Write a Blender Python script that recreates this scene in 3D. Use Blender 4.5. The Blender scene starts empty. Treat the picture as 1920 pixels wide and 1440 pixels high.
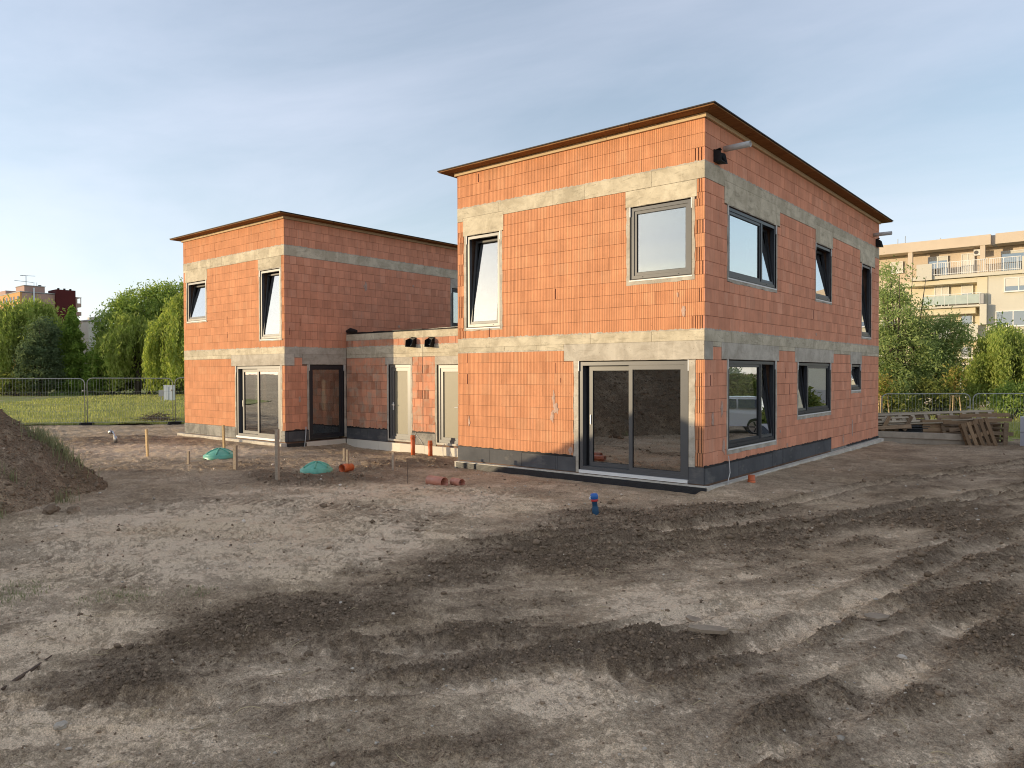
import bpy, bmesh, math, random
import numpy as np
from mathutils import Vector, Matrix

R = math.radians
scene = bpy.context.scene
col = scene.collection
random.seed(7)
rng = np.random.default_rng(7)

# ------------------------------------------------------------------ camera
CAM = Vector((5.914, -12.735, 1.761))
YAW, PITCH, ROLL = R(39.674), R(0.870), R(-0.1425)
cam_data = bpy.data.cameras.new('camera')
cam = bpy.data.objects.new('camera', cam_data)
col.objects.link(cam)
cam_data.sensor_width = 36.0
cam_data.lens = 1370.16 / 1920 * 36.0
cam_data.clip_start = 0.05
cam_data.clip_end = 4000
fw = Vector((-math.sin(YAW) * math.cos(PITCH), math.cos(YAW) * math.cos(PITCH), -math.sin(PITCH)))
rt = Vector((math.cos(YAW), math.sin(YAW), 0))
up = rt.cross(fw)
r2 = math.cos(ROLL) * rt + math.sin(ROLL) * up
u2 = -math.sin(ROLL) * rt + math.cos(ROLL) * up
mw = Matrix((r2, u2, -fw)).transposed().to_4x4()
mw.translation = CAM
cam.matrix_world = mw
scene.camera = cam

# ------------------------------------------------------------------ sky and sun
SUN_EL = R(4.8)
SUN_TO = Vector((-0.713, -0.701, 0)).normalized()            # towards the sun, on the ground plane
sun_dir = Vector((SUN_TO.x * math.cos(SUN_EL), SUN_TO.y * math.cos(SUN_EL), math.sin(SUN_EL)))
sd = bpy.data.lights.new('sun', 'SUN')
sd.energy = 2.25
sd.angle = R(0.6)
sd.color = (1.0, 0.80, 0.52)
sun = bpy.data.objects.new('sun', sd)
col.objects.link(sun)
sun.rotation_euler = (-sun_dir).to_track_quat('-Z', 'Y').to_euler()
sun.location = (-40, -40, 20)

world = bpy.data.worlds.new('World')
scene.world = world
world.use_nodes = True
wn, wl = world.node_tree.nodes, world.node_tree.links
wn.clear()
def wnode(t, **k):
    n = wn.new(t)
    for a, b in k.items(): setattr(n, a, b)
    return n
sky = wnode('ShaderNodeTexSky', sky_type='NISHITA')
sky.sun_disc = False
sky.sun_elevation = R(9.0)
sky.sun_rotation = math.atan2(SUN_TO.x, SUN_TO.y)
sky.air_density = 1.0
sky.dust_density = 0.5
sky.ozone_density = 1.2
tc = wnode('ShaderNodeTexCoord')
sep = wnode('ShaderNodeSeparateXYZ'); wl.new(tc.outputs['Generated'], sep.inputs[0])
def wmath(op, a, b=None):
    n = wnode('ShaderNodeMath', operation=op)
    for i, v in enumerate((a, b)):
        if v is None: continue
        if isinstance(v, (int, float)): n.inputs[i].default_value = v
        else: wl.new(v, n.inputs[i])
    return n.outputs[0]
zz = wmath('ADD', wmath('MAXIMUM', sep.outputs[2], 0.0), 0.12)
cmb = wnode('ShaderNodeCombineXYZ')
wl.new(wmath('DIVIDE', sep.outputs[0], zz), cmb.inputs[0])
wl.new(wmath('DIVIDE', sep.outputs[1], zz), cmb.inputs[1])
mp = wnode('ShaderNodeMapping')
mp.inputs['Rotation'].default_value = (0, 0, R(-58))
mp.inputs['Scale'].default_value = (0.42, 1.0, 1)
wl.new(cmb.outputs[0], mp.inputs[0])
n1 = wnode('ShaderNodeTexNoise'); n1.inputs['Scale'].default_value = 0.75; n1.inputs['Detail'].default_value = 9; n1.inputs['Roughness'].default_value = 0.58; n1.inputs['Distortion'].default_value = 0.5
wl.new(mp.outputs[0], n1.inputs['Vector'])
n2 = wnode('ShaderNodeTexNoise'); n2.inputs['Scale'].default_value = 0.22; n2.inputs['Detail'].default_value = 4
wl.new(mp.outputs[0], n2.inputs['Vector'])
cl = wmath('ADD', wmath('MULTIPLY', n1.outputs['Fac'], 0.6), wmath('MULTIPLY', n2.outputs['Fac'], 0.55))
ramp = wnode('ShaderNodeValToRGB')
ramp.color_ramp.elements[0].position = 0.46; ramp.color_ramp.elements[0].color = (0.24, 0.24, 0.24, 1)
ramp.color_ramp.elements[1].position = 0.78; ramp.color_ramp.elements[1].color = (0.95, 0.95, 0.95, 1)
wl.new(cl, ramp.inputs[0])
# clouds are lit by the same sky: their colour is a brighter, greyer version of a mean sky level
mix = wnode('ShaderNodeMix', data_type='RGBA')
hz = wmath('MULTIPLY', wmath('POWER', wmath('SUBTRACT', 1.0, wmath('MINIMUM', wmath('MAXIMUM', sep.outputs[2], 0.0), 1.0)), 5.0), 0.30)
cf = wnode('ShaderNodeMath', operation='ADD', use_clamp=True); wl.new(wmath('MULTIPLY', ramp.outputs[0], 0.80), cf.inputs[0]); wl.new(hz, cf.inputs[1])
wl.new(cf.outputs[0], mix.inputs['Factor'])
wl.new(sky.outputs[0], mix.inputs['A'])
# thin cloud glows a little more towards the low sun, as haze and cirrus do
dot = wnode('ShaderNodeVectorMath', operation='DOT_PRODUCT'); wl.new(tc.outputs['Generated'], dot.inputs[0]); dot.inputs[1].default_value = sun_dir
gl_ = wmath('ADD', 0.86, wmath('MULTIPLY', wmath('POWER', wmath('ADD', wmath('MULTIPLY', dot.outputs['Value'], 0.5), 0.5), 1.6), 0.28))
cc_ = wnode('ShaderNodeVectorMath', operation='SCALE'); cc_.inputs[0].default_value = (4.6, 4.75, 5.55); wl.new(gl_, cc_.inputs['Scale'])
wl.new(cc_.outputs[0], mix.inputs['B'])
bg = wnode('ShaderNodeBackground'); bg.inputs['Strength'].default_value = 0.107
wl.new(mix.outputs['Result'], bg.inputs[0])
out = wnode('ShaderNodeOutputWorld'); wl.new(bg.outputs[0], out.inputs[0])

vs = scene.view_settings
vs.view_transform = 'Standard'
vs.look = 'None'
vs.exposure = 1.1
vs.gamma = 1.0
vs.use_curve_mapping = False
scene.cycles.filter_width = 1.05
scene.cycles.max_bounces = 6
scene.cycles.diffuse_bounces = 3
scene.cycles.glossy_bounces = 3
scene.cycles.transmission_bounces = 4
scene.cycles.transparent_max_bounces = 12
scene.cycles.caustics_reflective = False
scene.cycles.caustics_refractive = False

# ------------------------------------------------------------------ materials
def srgb(r, g, b):
    f = lambda c: ((c / 255 + 0.055) / 1.055) ** 2.4 if c > 10 else c / 255 / 12.92
    return (f(r), f(g), f(b))
MATS = {}
class NT:
    def __init__(s, name):
        s.m = bpy.data.materials.new(name); s.m.use_nodes = True
        s.n, s.l = s.m.node_tree.nodes, s.m.node_tree.links
        s.b = s.n['Principled BSDF']
        s.geo = s.n.new('ShaderNodeNewGeometry'); s.pos = s.geo.outputs['Position']
        MATS[name] = s.m
    def node(s, t, **k):
        n = s.n.new(t)
        for a, b in k.items(): setattr(n, a, b)
        return n
    def put(s, sock, v):
        if isinstance(v, (int, float)): sock.default_value = v
        elif isinstance(v, (tuple, list)):
            sock.default_value = (*v, 1) if (len(v) == 3 and len(sock.default_value) == 4) else v
        else: s.l.new(v, sock)
    def math(s, op, a, b=0.0, clamp=False):
        n = s.node('ShaderNodeMath', operation=op, use_clamp=clamp)
        s.put(n.inputs[0], a); s.put(n.inputs[1], b); return n.outputs[0]
    def noise(s, scale, detail=4, rough=0.55, vec=None, dist=0.0):
        n = s.node('ShaderNodeTexNoise')
        n.inputs['Scale'].default_value = scale; n.inputs['Detail'].default_value = detail
        n.inputs['Roughness'].default_value = rough; n.inputs['Distortion'].default_value = dist
        s.l.new(vec or s.pos, n.inputs['Vector']); return n.outputs['Fac']
    def vor(s, scale, vec=None, feature='F1'):
        n = s.node('ShaderNodeTexVoronoi', feature=feature); n.inputs['Scale'].default_value = scale
        s.l.new(vec or s.pos, n.inputs['Vector']); return n.outputs['Distance']
    def map(s, scale, rot=(0, 0, 0), vec=None):
        n = s.node('ShaderNodeMapping'); n.inputs['Scale'].default_value = scale; n.inputs['Rotation'].default_value = rot
        s.l.new(vec or s.pos, n.inputs[0]); return n.outputs[0]
    def rng(s, v, a, b, c=0.0, d=1.0):
        n = s.node('ShaderNodeMapRange'); s.put(n.inputs[0], v)
        for i, q in enumerate((a, b, c, d)): s.put(n.inputs[i + 1], q)
        return n.outputs[0]
    def mix(s, f, a, b, blend='MIX'):
        n = s.node('ShaderNodeMix', data_type='RGBA', blend_type=blend)
        s.put(n.inputs['Factor'], f); s.put(n.inputs['A'], a); s.put(n.inputs['B'], b); return n.outputs['Result']
    def rand(s):
        oi = s.node('ShaderNodeObjectInfo')
        return s.math('FRACT', s.math('ADD', s.geo.outputs['Random Per Island'], oi.outputs['Random']))
    def hsv(s, colr, h=0.5, sat=1.0, v=1.0):
        n = s.node('ShaderNodeHueSaturation'); s.put(n.inputs['Hue'], h); s.put(n.inputs['Saturation'], sat); s.put(n.inputs['Value'], v); s.put(n.inputs['Color'], colr)
        return n.outputs[0]
    def bump(s, h, strength=0.5, dist=0.01, normal=None):
        n = s.node('ShaderNodeBump'); n.inputs['Strength'].default_value = strength; n.inputs['Distance'].default_value = dist
        s.l.new(h, n.inputs['Height'])
        if normal: s.l.new(normal, n.inputs['Normal'])
        return n.outputs[0]
    def done(s, color, rough=0.8, normal=None, metal=0.0, spec=0.3):
        s.put(s.b.inputs['Base Color'], color); s.put(s.b.inputs['Roughness'], rough)
        s.put(s.b.inputs['Metallic'], metal); s.b.inputs['Specular IOR Level'].default_value = spec
        if normal: s.l.new(normal, s.b.inputs['Normal'])
        return s.m

def simple(name, c, rough=0.7, var=0.25, scale=6.0, bump=0.15, bscale=40, metal=0.0, spec=0.3, rnd=0.0):
    t = NT(name)
    f = t.noise(scale, 5, 0.6)
    c2 = tuple(x * (1 - var) for x in c); c1 = tuple(min(1, x * (1 + var * 0.6)) for x in c)
    cc = t.mix(t.rng(f, 0.3, 0.7), c2, c1)
    if rnd: cc = t.hsv(cc, v=t.rng(t.rand(), 0, 1, 1 - rnd, 1 + rnd))
    nb = t.bump(t.noise(bscale, 3), bump, 0.01) if bump else None
    return t.done(cc, rough, nb, metal, spec)

def brick_mat(name, base, ridge, rnd=0.16, dirt=0.0):
    t = NT(name)
    r = t.rand()
    r_b = t.math('FRACT', t.math('MULTIPLY', r, 7.31))
    r_c = t.math('FRACT', t.math('MULTIPLY', r, 23.7))
    c = t.mix(t.rng(r, 0.0, 1.0), tuple(x * (1 - rnd) for x in base), tuple(x * (1 + rnd) for x in base))
    c = t.mix(t.rng(r_b, 0.72, 1.0, 0.0, 0.32), c, (base[0] * 1.05, base[1] * 1.28, base[2] * 1.42))
    c = t.mix(t.rng(r_c, 0.88, 1.0, 0.0, 0.25), c, (base[0] * 0.68, base[1] * 0.62, base[2] * 0.6))
    blotch = t.noise(2.2, 6, 0.62)
    c = t.hsv(c, v=t.rng(blotch, 0.25, 0.75, 0.84, 1.13))
    streak = t.noise(1.0, 5, 0.6, vec=t.map((14, 14, 0.9)))
    c = t.mix(t.rng(streak, 0.60, 0.80, 0.0, 0.35), c, (0.55, 0.42, 0.34))
    chips = t.vor(7.0)
    c = t.mix(t.rng(chips, 0.035, 0.06, 0.75, 0.0), c, (0.10, 0.035, 0.022))
    if dirt:
        d = t.noise(3.0, 6, 0.7, dist=0.4)
        c = t.mix(t.rng(d, 0.48, 0.62, 0.0, dirt), c, (0.42, 0.35, 0.26))
    sx = t.node('ShaderNodeSeparateXYZ'); t.l.new(t.pos, sx.inputs[0])
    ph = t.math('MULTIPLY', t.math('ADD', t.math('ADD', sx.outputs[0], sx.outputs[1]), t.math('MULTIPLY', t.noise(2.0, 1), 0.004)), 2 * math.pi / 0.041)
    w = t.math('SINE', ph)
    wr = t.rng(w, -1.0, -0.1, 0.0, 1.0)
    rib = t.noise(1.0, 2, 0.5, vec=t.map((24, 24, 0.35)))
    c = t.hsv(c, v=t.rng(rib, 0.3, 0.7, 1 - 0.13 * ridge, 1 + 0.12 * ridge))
    c = t.hsv(c, v=t.rng(wr, 0, 1, 1 - 0.36 * ridge, 1.08))  # groove shade painted into the colour, on top of the bump
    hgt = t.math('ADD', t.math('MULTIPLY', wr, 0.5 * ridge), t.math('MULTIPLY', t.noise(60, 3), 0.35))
    return t.done(c, 0.9, t.bump(hgt, 0.8, 0.008), 0, 0.12)

brick_mat('brick_ridged', (0.590, 0.268, 0.138), 1.0, 0.05)
brick_mat('brick_side', (0.67, 0.298, 0.180), 0.45, 0.10)
brick_mat('brick_old', (0.55, 0.25, 0.15), 0.25, 0.26, 0.55)

def concrete_mat(name, a, b, stain=0.5, grain=1.0):
    t = NT(name)
    f = t.noise(2.2, 7, 0.68, dist=0.5)
    c = t.mix(t.rng(f, 0.40, 0.60), tuple(x * 0.95 for x in a), tuple(x * 1.04 for x in b))
    s = t.noise(1.0, 5, 0.65, vec=t.map((3.0, 3.0, 11.0)), dist=0.8)
    c = t.mix(t.rng(s, 0.54, 0.66, 0, stain), c, tuple(x * 0.50 for x in a))
    v = t.noise(1.0, 5, 0.6, vec=t.map((9.0, 9.0, 0.8)))
    c = t.mix(t.rng(v, 0.58, 0.8, 0, 0.4), c, tuple(min(1, x * 1.35) for x in b))
    p = t.vor(16.0)
    c = t.mix(t.rng(p, 0.06, 0.11, 0.8, 0.0), c, tuple(x * 0.25 for x in a))
    c = t.hsv(c, v=t.rng(t.rand(), 0, 1, 0.9, 1.1))
    h = t.math('ADD', t.noise(9, 5, 0.6), t.math('MULTIPLY', t.rng(p, 0.0, 0.1), 0.4 * grain))
    return t.done(c, 0.92, t.bump(h, 0.55, 0.012), 0, 0.1)
concrete_mat('concrete', (0.46, 0.400, 0.290), (0.57, 0.505, 0.375), 0.42)
concrete_mat('mortar', (0.41, 0.365, 0.295), (0.50, 0.455, 0.375), 0.25)
concrete_mat('plinth_grey', (0.20, 0.19, 0.17), (0.30, 0.285, 0.25), 0.5)
concrete_mat('slab_white', (0.52, 0.47, 0.39), (0.62, 0.57, 0.48), 0.4)
concrete_mat('core', (0.16, 0.10, 0.07), (0.22, 0.14, 0.10), 0.3)

def bitumen():
    t = NT('bitumen')
    f = t.noise(1.2, 5, 0.6)
    c = t.mix(t.rng(f, 0.3, 0.7), (0.055, 0.056, 0.060), (0.105, 0.105, 0.108))
    v = t.noise(1.0, 4, 0.6, vec=t.map((6.0, 6.0, 0.25)))
    c = t.mix(t.rng(v, 0.60, 0.68, 0, 0.85), c, (0.020, 0.020, 0.022))
    d = t.noise(1.0, 5, 0.65, vec=t.map((2.0, 2.0, 5.0)))
    c = t.mix(t.rng(d, 0.55, 0.75, 0, 0.5), c, (0.22, 0.20, 0.175))
    return t.done(c, 0.75, t.bump(t.noise(30, 3), 0.25, 0.01), 0, 0.3)
bitumen()
simple('xps', (0.70, 0.64, 0.53), 0.85, 0.06, 2, 0.05, 60, rnd=0.06)
simple('dimple', (0.022, 0.023, 0.026), 0.42, 0.3, 6, 0.1, 80, spec=0.5)
simple('black_felt', (0.012, 0.012, 0.013), 0.6, 0.3, 5, 0.4, 30)
simple('anthracite', (0.085, 0.086, 0.088), 0.38, 0.08, 3, 0, 1, spec=0.5)
simple('anthracite_shaded', (0.022, 0.024, 0.030), 0.42, 0.1, 3, 0, 1, spec=0.5)  # same frames on the shaded side walls, their shade put into the colour
simple('gasket', (0.010, 0.010, 0.011), 0.5, 0.2, 5, 0)
simple('door_panel', (0.225, 0.20, 0.135), 0.5, 0.05, 2, 0.03, 10, spec=0.4)
simple('white_pvc', (0.72, 0.71, 0.68), 0.45, 0.06, 4, 0, spec=0.4)
simple('steel', (0.50, 0.51, 0.52), 0.32, 0.2, 8, 0, metal=1.0)
simple('galvanised', (0.40, 0.40, 0.36), 0.55, 0.25, 9, 0.1, 50, metal=0.3, spec=0.4)
simple('interior', (0.20, 0.165, 0.14), 0.9, 0.25, 2, 0.2, 20)
simple('interior_floor', (0.30, 0.28, 0.25), 0.9, 0.2, 2, 0.1, 20)
simple('roof_felt', (0.05, 0.045, 0.045), 0.8, 0.3, 4, 0.3, 30)
simple('roof_edge', (0.035, 0.022, 0.016), 0.6, 0.3, 6, 0.1)
simple('pvc_grey', (0.50, 0.50, 0.48), 0.45, 0.08, 6, 0.04, spec=0.4)
simple('pvc_orange', (0.62, 0.145, 0.045), 0.42, 0.12, 9, 0.03, spec=0.4, rnd=0.08)
simple('pvc_terracotta', (0.55, 0.235, 0.155), 0.45, 0.12, 12, 0.05, spec=0.4)
simple('green_plastic', (0.14, 0.42, 0.30), 0.40, 0.2, 9, 0.05, spec=0.5)
simple('blue_paint', (0.02, 0.13, 0.42), 0.40, 0.2, 12, 0.05, spec=0.5)
simple('blue_dark', (0.02, 0.075, 0.14), 0.5, 0.2, 12, 0.05)
simple('red_tape', (0.52, 0.05, 0.05), 0.5, 0.2, 12, 0.0)
simple('white_plastic', (0.74, 0.74, 0.73), 0.5, 0.06, 4, 0.03)
simple('cable', (0.62, 0.60, 0.55), 0.5, 0.1, 4, 0)
simple('plaster_peach', (0.58, 0.475, 0.365), 0.9, 0.08, 0.6, 0.1, 20)
simple('plaster_cream', (0.64, 0.57, 0.42), 0.9, 0.07, 0.6, 0.1, 20)
simple('plaster_pale', (0.58, 0.545, 0.46), 0.9, 0.07, 0.5, 0.1, 20)
simple('plaster_grey', (0.40, 0.39, 0.38), 0.9, 0.1, 0.5, 0.1, 20)
simple('plaster_orange', (0.60, 0.33, 0.13), 0.9, 0.07, 0.2, 0)
simple('plaster_pink', (0.44, 0.29, 0.235), 0.9, 0.07, 0.2, 0)
simple('panel_red', (0.085, 0.012, 0.012), 0.8, 0.12, 0.3, 0)
simple('blind', (0.62, 0.60, 0.54), 0.7, 0.05, 2, 0)
simple('frosted', (0.42, 0.48, 0.44), 0.35, 0.1, 3, 0, spec=0.5)
simple('concrete_beam', (0.36, 0.305, 0.235), 0.9, 0.2, 4, 0.3, 30, rnd=0.1)
simple('foam_grey', (0.50, 0.51, 0.54), 0.85, 0.05, 3, 0.05, 50, rnd=0.04)
simple('clod', (0.242, 0.175, 0.117), 0.97, 0.4, 7, 0.5, 40, spec=0.05, rnd=0.22)
simple('pebble', (0.55, 0.47, 0.37), 0.85, 0.3, 20, 0.2, 60, rnd=0.35)
simple('straw', (0.42, 0.33, 0.19), 0.8, 0.25, 9, 0, rnd=0.3)
simple('twig', (0.13, 0.090, 0.062), 0.9, 0.3, 20, 0.3, 60, rnd=0.25)
simple('bark', (0.10, 0.078, 0.058), 0.95, 0.35, 8, 0.6, 14)
simple('car_paint', (0.62, 0.63, 0.64), 0.22, 0.02, 2, 0, spec=0.6)
simple('tyre', (0.018, 0.018, 0.018), 0.8, 0.2, 9, 0)
simple('dark_glass', (0.015, 0.018, 0.02), 0.05, 0.1, 2, 0, spec=0.7)

def wood_mat(name, a, b, rnd=0.2, sc=1.0):
    t = NT(name)
    tcn = t.node('ShaderNodeTexCoord')
    g = t.noise(1.0, 6, 0.65, vec=t.map((3 * sc, 26 * sc, 26 * sc), vec=tcn.outputs['Object']), dist=0.6)
    c = t.mix(t.rng(g, 0.3, 0.7), a, b)
    k = t.noise(3.0 * sc, 4, 0.7)
    c = t.mix(t.rng(k, 0.62, 0.8, 0, 0.6), c, tuple(x * 0.4 for x in a))
    c = t.hsv(c, v=t.rng(t.rand(), 0, 1, 1 - rnd, 1 + rnd))
    return t.done(c, 0.85, t.bump(g, 0.3, 0.005), 0, 0.15)
wood_mat('soffit', (0.17, 0.075, 0.025), (0.28, 0.135, 0.048), 0.1, 0.5)
wood_mat('batten', (0.50, 0.37, 0.22), (0.62, 0.48, 0.30), 0.1)
wood_mat('fascia', (0.50, 0.36, 0.22), (0.58, 0.43, 0.28), 0.1)
wood_mat('old_wood', (0.185, 0.125, 0.078), (0.33, 0.24, 0.155), 0.35)
wood_mat('grey_wood', (0.32, 0.265, 0.19), (0.48, 0.40, 0.29), 0.2)
wood_mat('fresh_wood', (0.46, 0.31, 0.15), (0.62, 0.45, 0.25), 0.15)
wood_mat('stake_wood', (0.26, 0.205, 0.150), (0.42, 0.34, 0.25), 0.25)

def glass(name, refl, tint):
    t = NT(name)
    t.n.remove(t.b)
    lw = t.node('ShaderNodeLayerWeight'); lw.inputs['Blend'].default_value = 0.35
    tr = t.node('ShaderNodeBsdfTransparent'); tr.inputs[0].default_value = (*tint, 1)
    gl = t.node('ShaderNodeBsdfGlossy'); gl.inputs['Roughness'].default_value = 0.0; gl.inputs['Color'].default_value = (0.93, 0.95, 0.96, 1)
    wob = t.bump(t.noise(1.7, 2), 0.03, 0.02)
    t.l.new(wob, gl.inputs['Normal'])
    ms = t.node('ShaderNodeMixShader')
    t.put(ms.inputs[0], t.rng(lw.outputs['Facing'], 0.0, 1.0, refl, 0.95))
    t.l.new(tr.outputs[0], ms.inputs[1]); t.l.new(gl.outputs[0], ms.inputs[2])
    t.l.new(ms.outputs[0], t.n['Material Output'].inputs[0])
glass('glass', 0.28, (0.62, 0.66, 0.65))
glass('far_glass', 0.35, (0.25, 0.28, 0.30))

def leaf_mat(name, a, b, trans=0.42):
    a, b = tuple(x * 1.15 for x in a), tuple(x * 1.15 for x in b)
    t = NT(name)
    r = t.rand()
    c = t.mix(r, a, b)
    big = t.noise(0.55, 3)
    c = t.hsv(c, v=t.rng(big, 0.3, 0.7, 0.75, 1.25))
    t.n.remove(t.b)
    d = t.node('ShaderNodeBsdfDiffuse'); t.l.new(c, d.inputs[0])
    tr = t.node('ShaderNodeBsdfTranslucent'); t.l.new(t.hsv(c, sat=1.15, v=1.25), tr.inputs[0])
    ms = t.node('ShaderNodeMixShader'); ms.inputs[0].default_value = trans
    t.l.new(d.outputs[0], ms.inputs[1]); t.l.new(tr.outputs[0], ms.inputs[2])
    t.l.new(ms.outputs[0], t.n['Material Output'].inputs[0])
leaf_mat('leaf_willow', (0.205, 0.270, 0.062), (0.375, 0.405, 0.125))
leaf_mat('leaf_green', (0.160, 0.235, 0.058), (0.320, 0.375, 0.110))
leaf_mat('leaf_dark', (0.085, 0.120, 0.060), (0.165, 0.205, 0.105))
leaf_mat('leaf_conifer', (0.140, 0.225, 0.045), (0.265, 0.345, 0.080))
leaf_mat('leaf_light', (0.185, 0.245, 0.085), (0.340, 0.395, 0.160))
leaf_mat('leaf_shrub', (0.110, 0.150, 0.045), (0.250, 0.255, 0.080))
leaf_mat('leaf_young', (0.110, 0.180, 0.040), (0.34, 0.24, 0.080))
leaf_mat('grass_blade', (0.230, 0.260, 0.075), (0.450, 0.430, 0.170))
leaf_mat('weed_blade', (0.180, 0.200, 0.100), (0.330, 0.320, 0.180))

def lawn_mat():
    t = NT('lawn')
    a = t.noise(0.35, 6, 0.6); b = t.noise(5.0, 5, 0.7, vec=t.map((1, 1, 1)))
    c = t.mix(t.rng(a, 0.3, 0.7), (0.200, 0.235, 0.065), (0.320, 0.325, 0.105))
    c = t.mix(t.rng(b, 0.35, 0.7, 0, 0.6), c, (0.40, 0.375, 0.150))
    return t.done(c, 0.95, t.bump(t.noise(14, 4, 0.7), 1.0, 0.06), 0, 0.05)
lawn_mat()

def soil_mat():
    t = NT('soil')
    at = t.node('ShaderNodeAttribute', attribute_name='damp_shade')  # soil damp plus the painted tread shading
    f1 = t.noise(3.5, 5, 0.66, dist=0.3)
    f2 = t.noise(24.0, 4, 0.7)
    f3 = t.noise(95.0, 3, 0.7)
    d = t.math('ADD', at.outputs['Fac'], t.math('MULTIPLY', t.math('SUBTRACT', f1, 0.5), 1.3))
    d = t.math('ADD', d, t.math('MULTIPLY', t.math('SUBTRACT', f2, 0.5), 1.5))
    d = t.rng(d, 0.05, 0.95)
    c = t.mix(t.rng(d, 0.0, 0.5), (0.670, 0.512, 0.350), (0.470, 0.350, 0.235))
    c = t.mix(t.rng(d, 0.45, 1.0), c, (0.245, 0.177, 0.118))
    c = t.mix(t.rng(t.noise(0.7, 4), 0.4, 0.7, 0, 0.35), c, t.hsv(c, sat=1.25, v=0.88))
    c = t.hsv(c, v=t.rng(f3, 0.30, 0.70, 0.50, 1.48))
    sp = t.vor(55.0)
    c = t.mix(t.rng(sp, 0.06, 0.11, 0.55, 0.0), c, (0.46, 0.41, 0.35))
    rs = t.noise(6.0, 3, 0.75, dist=0.5)
    amp = t.math('ADD', 0.22, t.math('MULTIPLY', d, 0.85))
    h = t.math('ADD', t.math('MULTIPLY', f2, 0.6), t.math('ADD', t.math('MULTIPLY', f3, 0.35), t.math('MULTIPLY', rs, 0.5)))
    return t.done(c, 0.97, t.bump(t.math('MULTIPLY', h, amp), 1.0, 0.055), 0, 0.04)
soil_mat()

# ------------------------------------------------------------------ helpers
def fast_mesh(name, V, F, smooth=False):
    """V (n,3) array, F (m,k) array of equal-sized faces"""
    V = np.asarray(V, dtype=np.float32); F = np.asarray(F, dtype=np.int32)
    me = bpy.data.meshes.new(name)
    m, k = F.shape
    me.vertices.add(len(V)); me.vertices.foreach_set('co', V.ravel())
    me.loops.add(m * k); me.loops.foreach_set('vertex_index', F.ravel())
    me.polygons.add(m)
    me.polygons.foreach_set('loop_start', np.arange(0, m * k, k, dtype=np.int32))
    me.polygons.foreach_set('loop_total', np.full(m, k, dtype=np.int32))
    if smooth: me.polygons.foreach_set('use_smooth', np.ones(m, dtype=bool))
    me.update(calc_edges=True)
    return me

class MB:
    def __init__(s): s.v = []; s.f = []
    def add(s, vs_, fs):
        o = len(s.v); s.v += [tuple(p) for p in vs_]; s.f += [tuple(i + o for i in f) for f in fs]; return s
    def hexa(s, p):      # p: 8 points, bottom ring 0-3 ccw seen from above, top ring 4-7
        return s.add(p, [(0, 3, 2, 1), (4, 5, 6, 7), (0, 1, 5, 4), (1, 2, 6, 5), (2, 3, 7, 6), (3, 0, 4, 7)])
    def box(s, x0, x1, y0, y1, z0, z1):
        return s.hexa([(x0, y0, z0), (x1, y0, z0), (x1, y1, z0), (x0, y1, z0), (x0, y0, z1), (x1, y0, z1), (x1, y1, z1), (x0, y1, z1)])
    def tube(s, pts, rad, n=8, caps=True):
        pts = [Vector(p) for p in pts]
        if isinstance(rad, (int, float)): rad = [rad] * len(pts)
        rings = []; prev = None
        for i, p in enumerate(pts):
            d = (pts[min(i + 1, len(pts) - 1)] - pts[max(i - 1, 0)])
            if d.length < 1e-9: d = Vector((0, 0, 1))
            d.normalize()
            if prev is None:
                a = Vector((0, 0, 1)) if abs(d.z) < 0.9 else Vector((1, 0, 0))
                a = a.cross(d).normalized()
            else:
                a = (prev - d * prev.dot(d))
                a = a.normalized() if a.length > 1e-6 else Vector((1, 0, 0))
            prev = a; b = d.cross(a)
            rings.append([p + (a * math.cos(2 * math.pi * k / n) + b * math.sin(2 * math.pi * k / n)) * rad[i] for k in range(n)])
        vs_ = [q for r_ in rings for q in r_]; fs = []
        for i in range(len(pts) - 1):
            for k in range(n):
                fs.append((i * n + k, i * n + (k + 1) % n, (i + 1) * n + (k + 1) % n, (i + 1) * n + k))
        if caps: fs += [tuple(reversed(range(n))), tuple((len(pts) - 1) * n + k for k in range(n))]
        return s.add(vs_, fs)
    def pipe(s, p0, p1, r, wall=0.006, n=20):     # open pipe with a wall
        p0, p1 = Vector(p0), Vector(p1); d = (p1 - p0).normalized()
        a = (Vector((0, 0, 1)) if abs(d.z) < 0.9 else Vector((1, 0, 0))).cross(d).normalized(); b = d.cross(a)
        ring = lambda c, rr: [c + (a * math.cos(2 * math.pi * k / n) + b * math.sin(2 * math.pi * k / n)) * rr for k in range(n)]
        vs_ = ring(p0, r) + ring(p1, r) + ring(p1, r - wall) + ring(p0, r - wall); fs = []
        for j in range(4):
            for k in range(n):
                fs.append((j * n + k, j * n + (k + 1) % n, ((j + 1) % 4) * n + (k + 1) % n, ((j + 1) % 4) * n + k))
        return s.add(vs_, fs)
    def lathe(s, prof, c=(0, 0, 0), n=24):       # prof: (r, z)
        vs_ = []; fs = []
        for (r_, z) in prof:
            vs_ += [(c[0] + r_ * math.cos(2 * math.pi * k / n), c[1] + r_ * math.sin(2 * math.pi * k / n), c[2] + z) for k in range(n)]
        for i in range(len(prof) - 1):
            for k in range(n): fs.append((i * n + k, i * n + (k + 1) % n, (i + 1) * n + (k + 1) % n, (i + 1) * n + k))
        return s.add(vs_, fs)
    def xf(s, M):
        s.v = [tuple(M @ Vector(p)) for p in s.v]; return s
    def mesh(s, name, smooth=False):
        me = bpy.data.meshes.new(name); me.from_pydata(s.v, [], s.f)
        if smooth: me.polygons.foreach_set('use_smooth', [True] * len(me.polygons))
        me.update(); return me
    def build(s, name, mat, parent=None, loc=(0, 0, 0), smooth=False):
        return put(name, s.mesh(name, smooth), mat, parent, loc)

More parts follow.
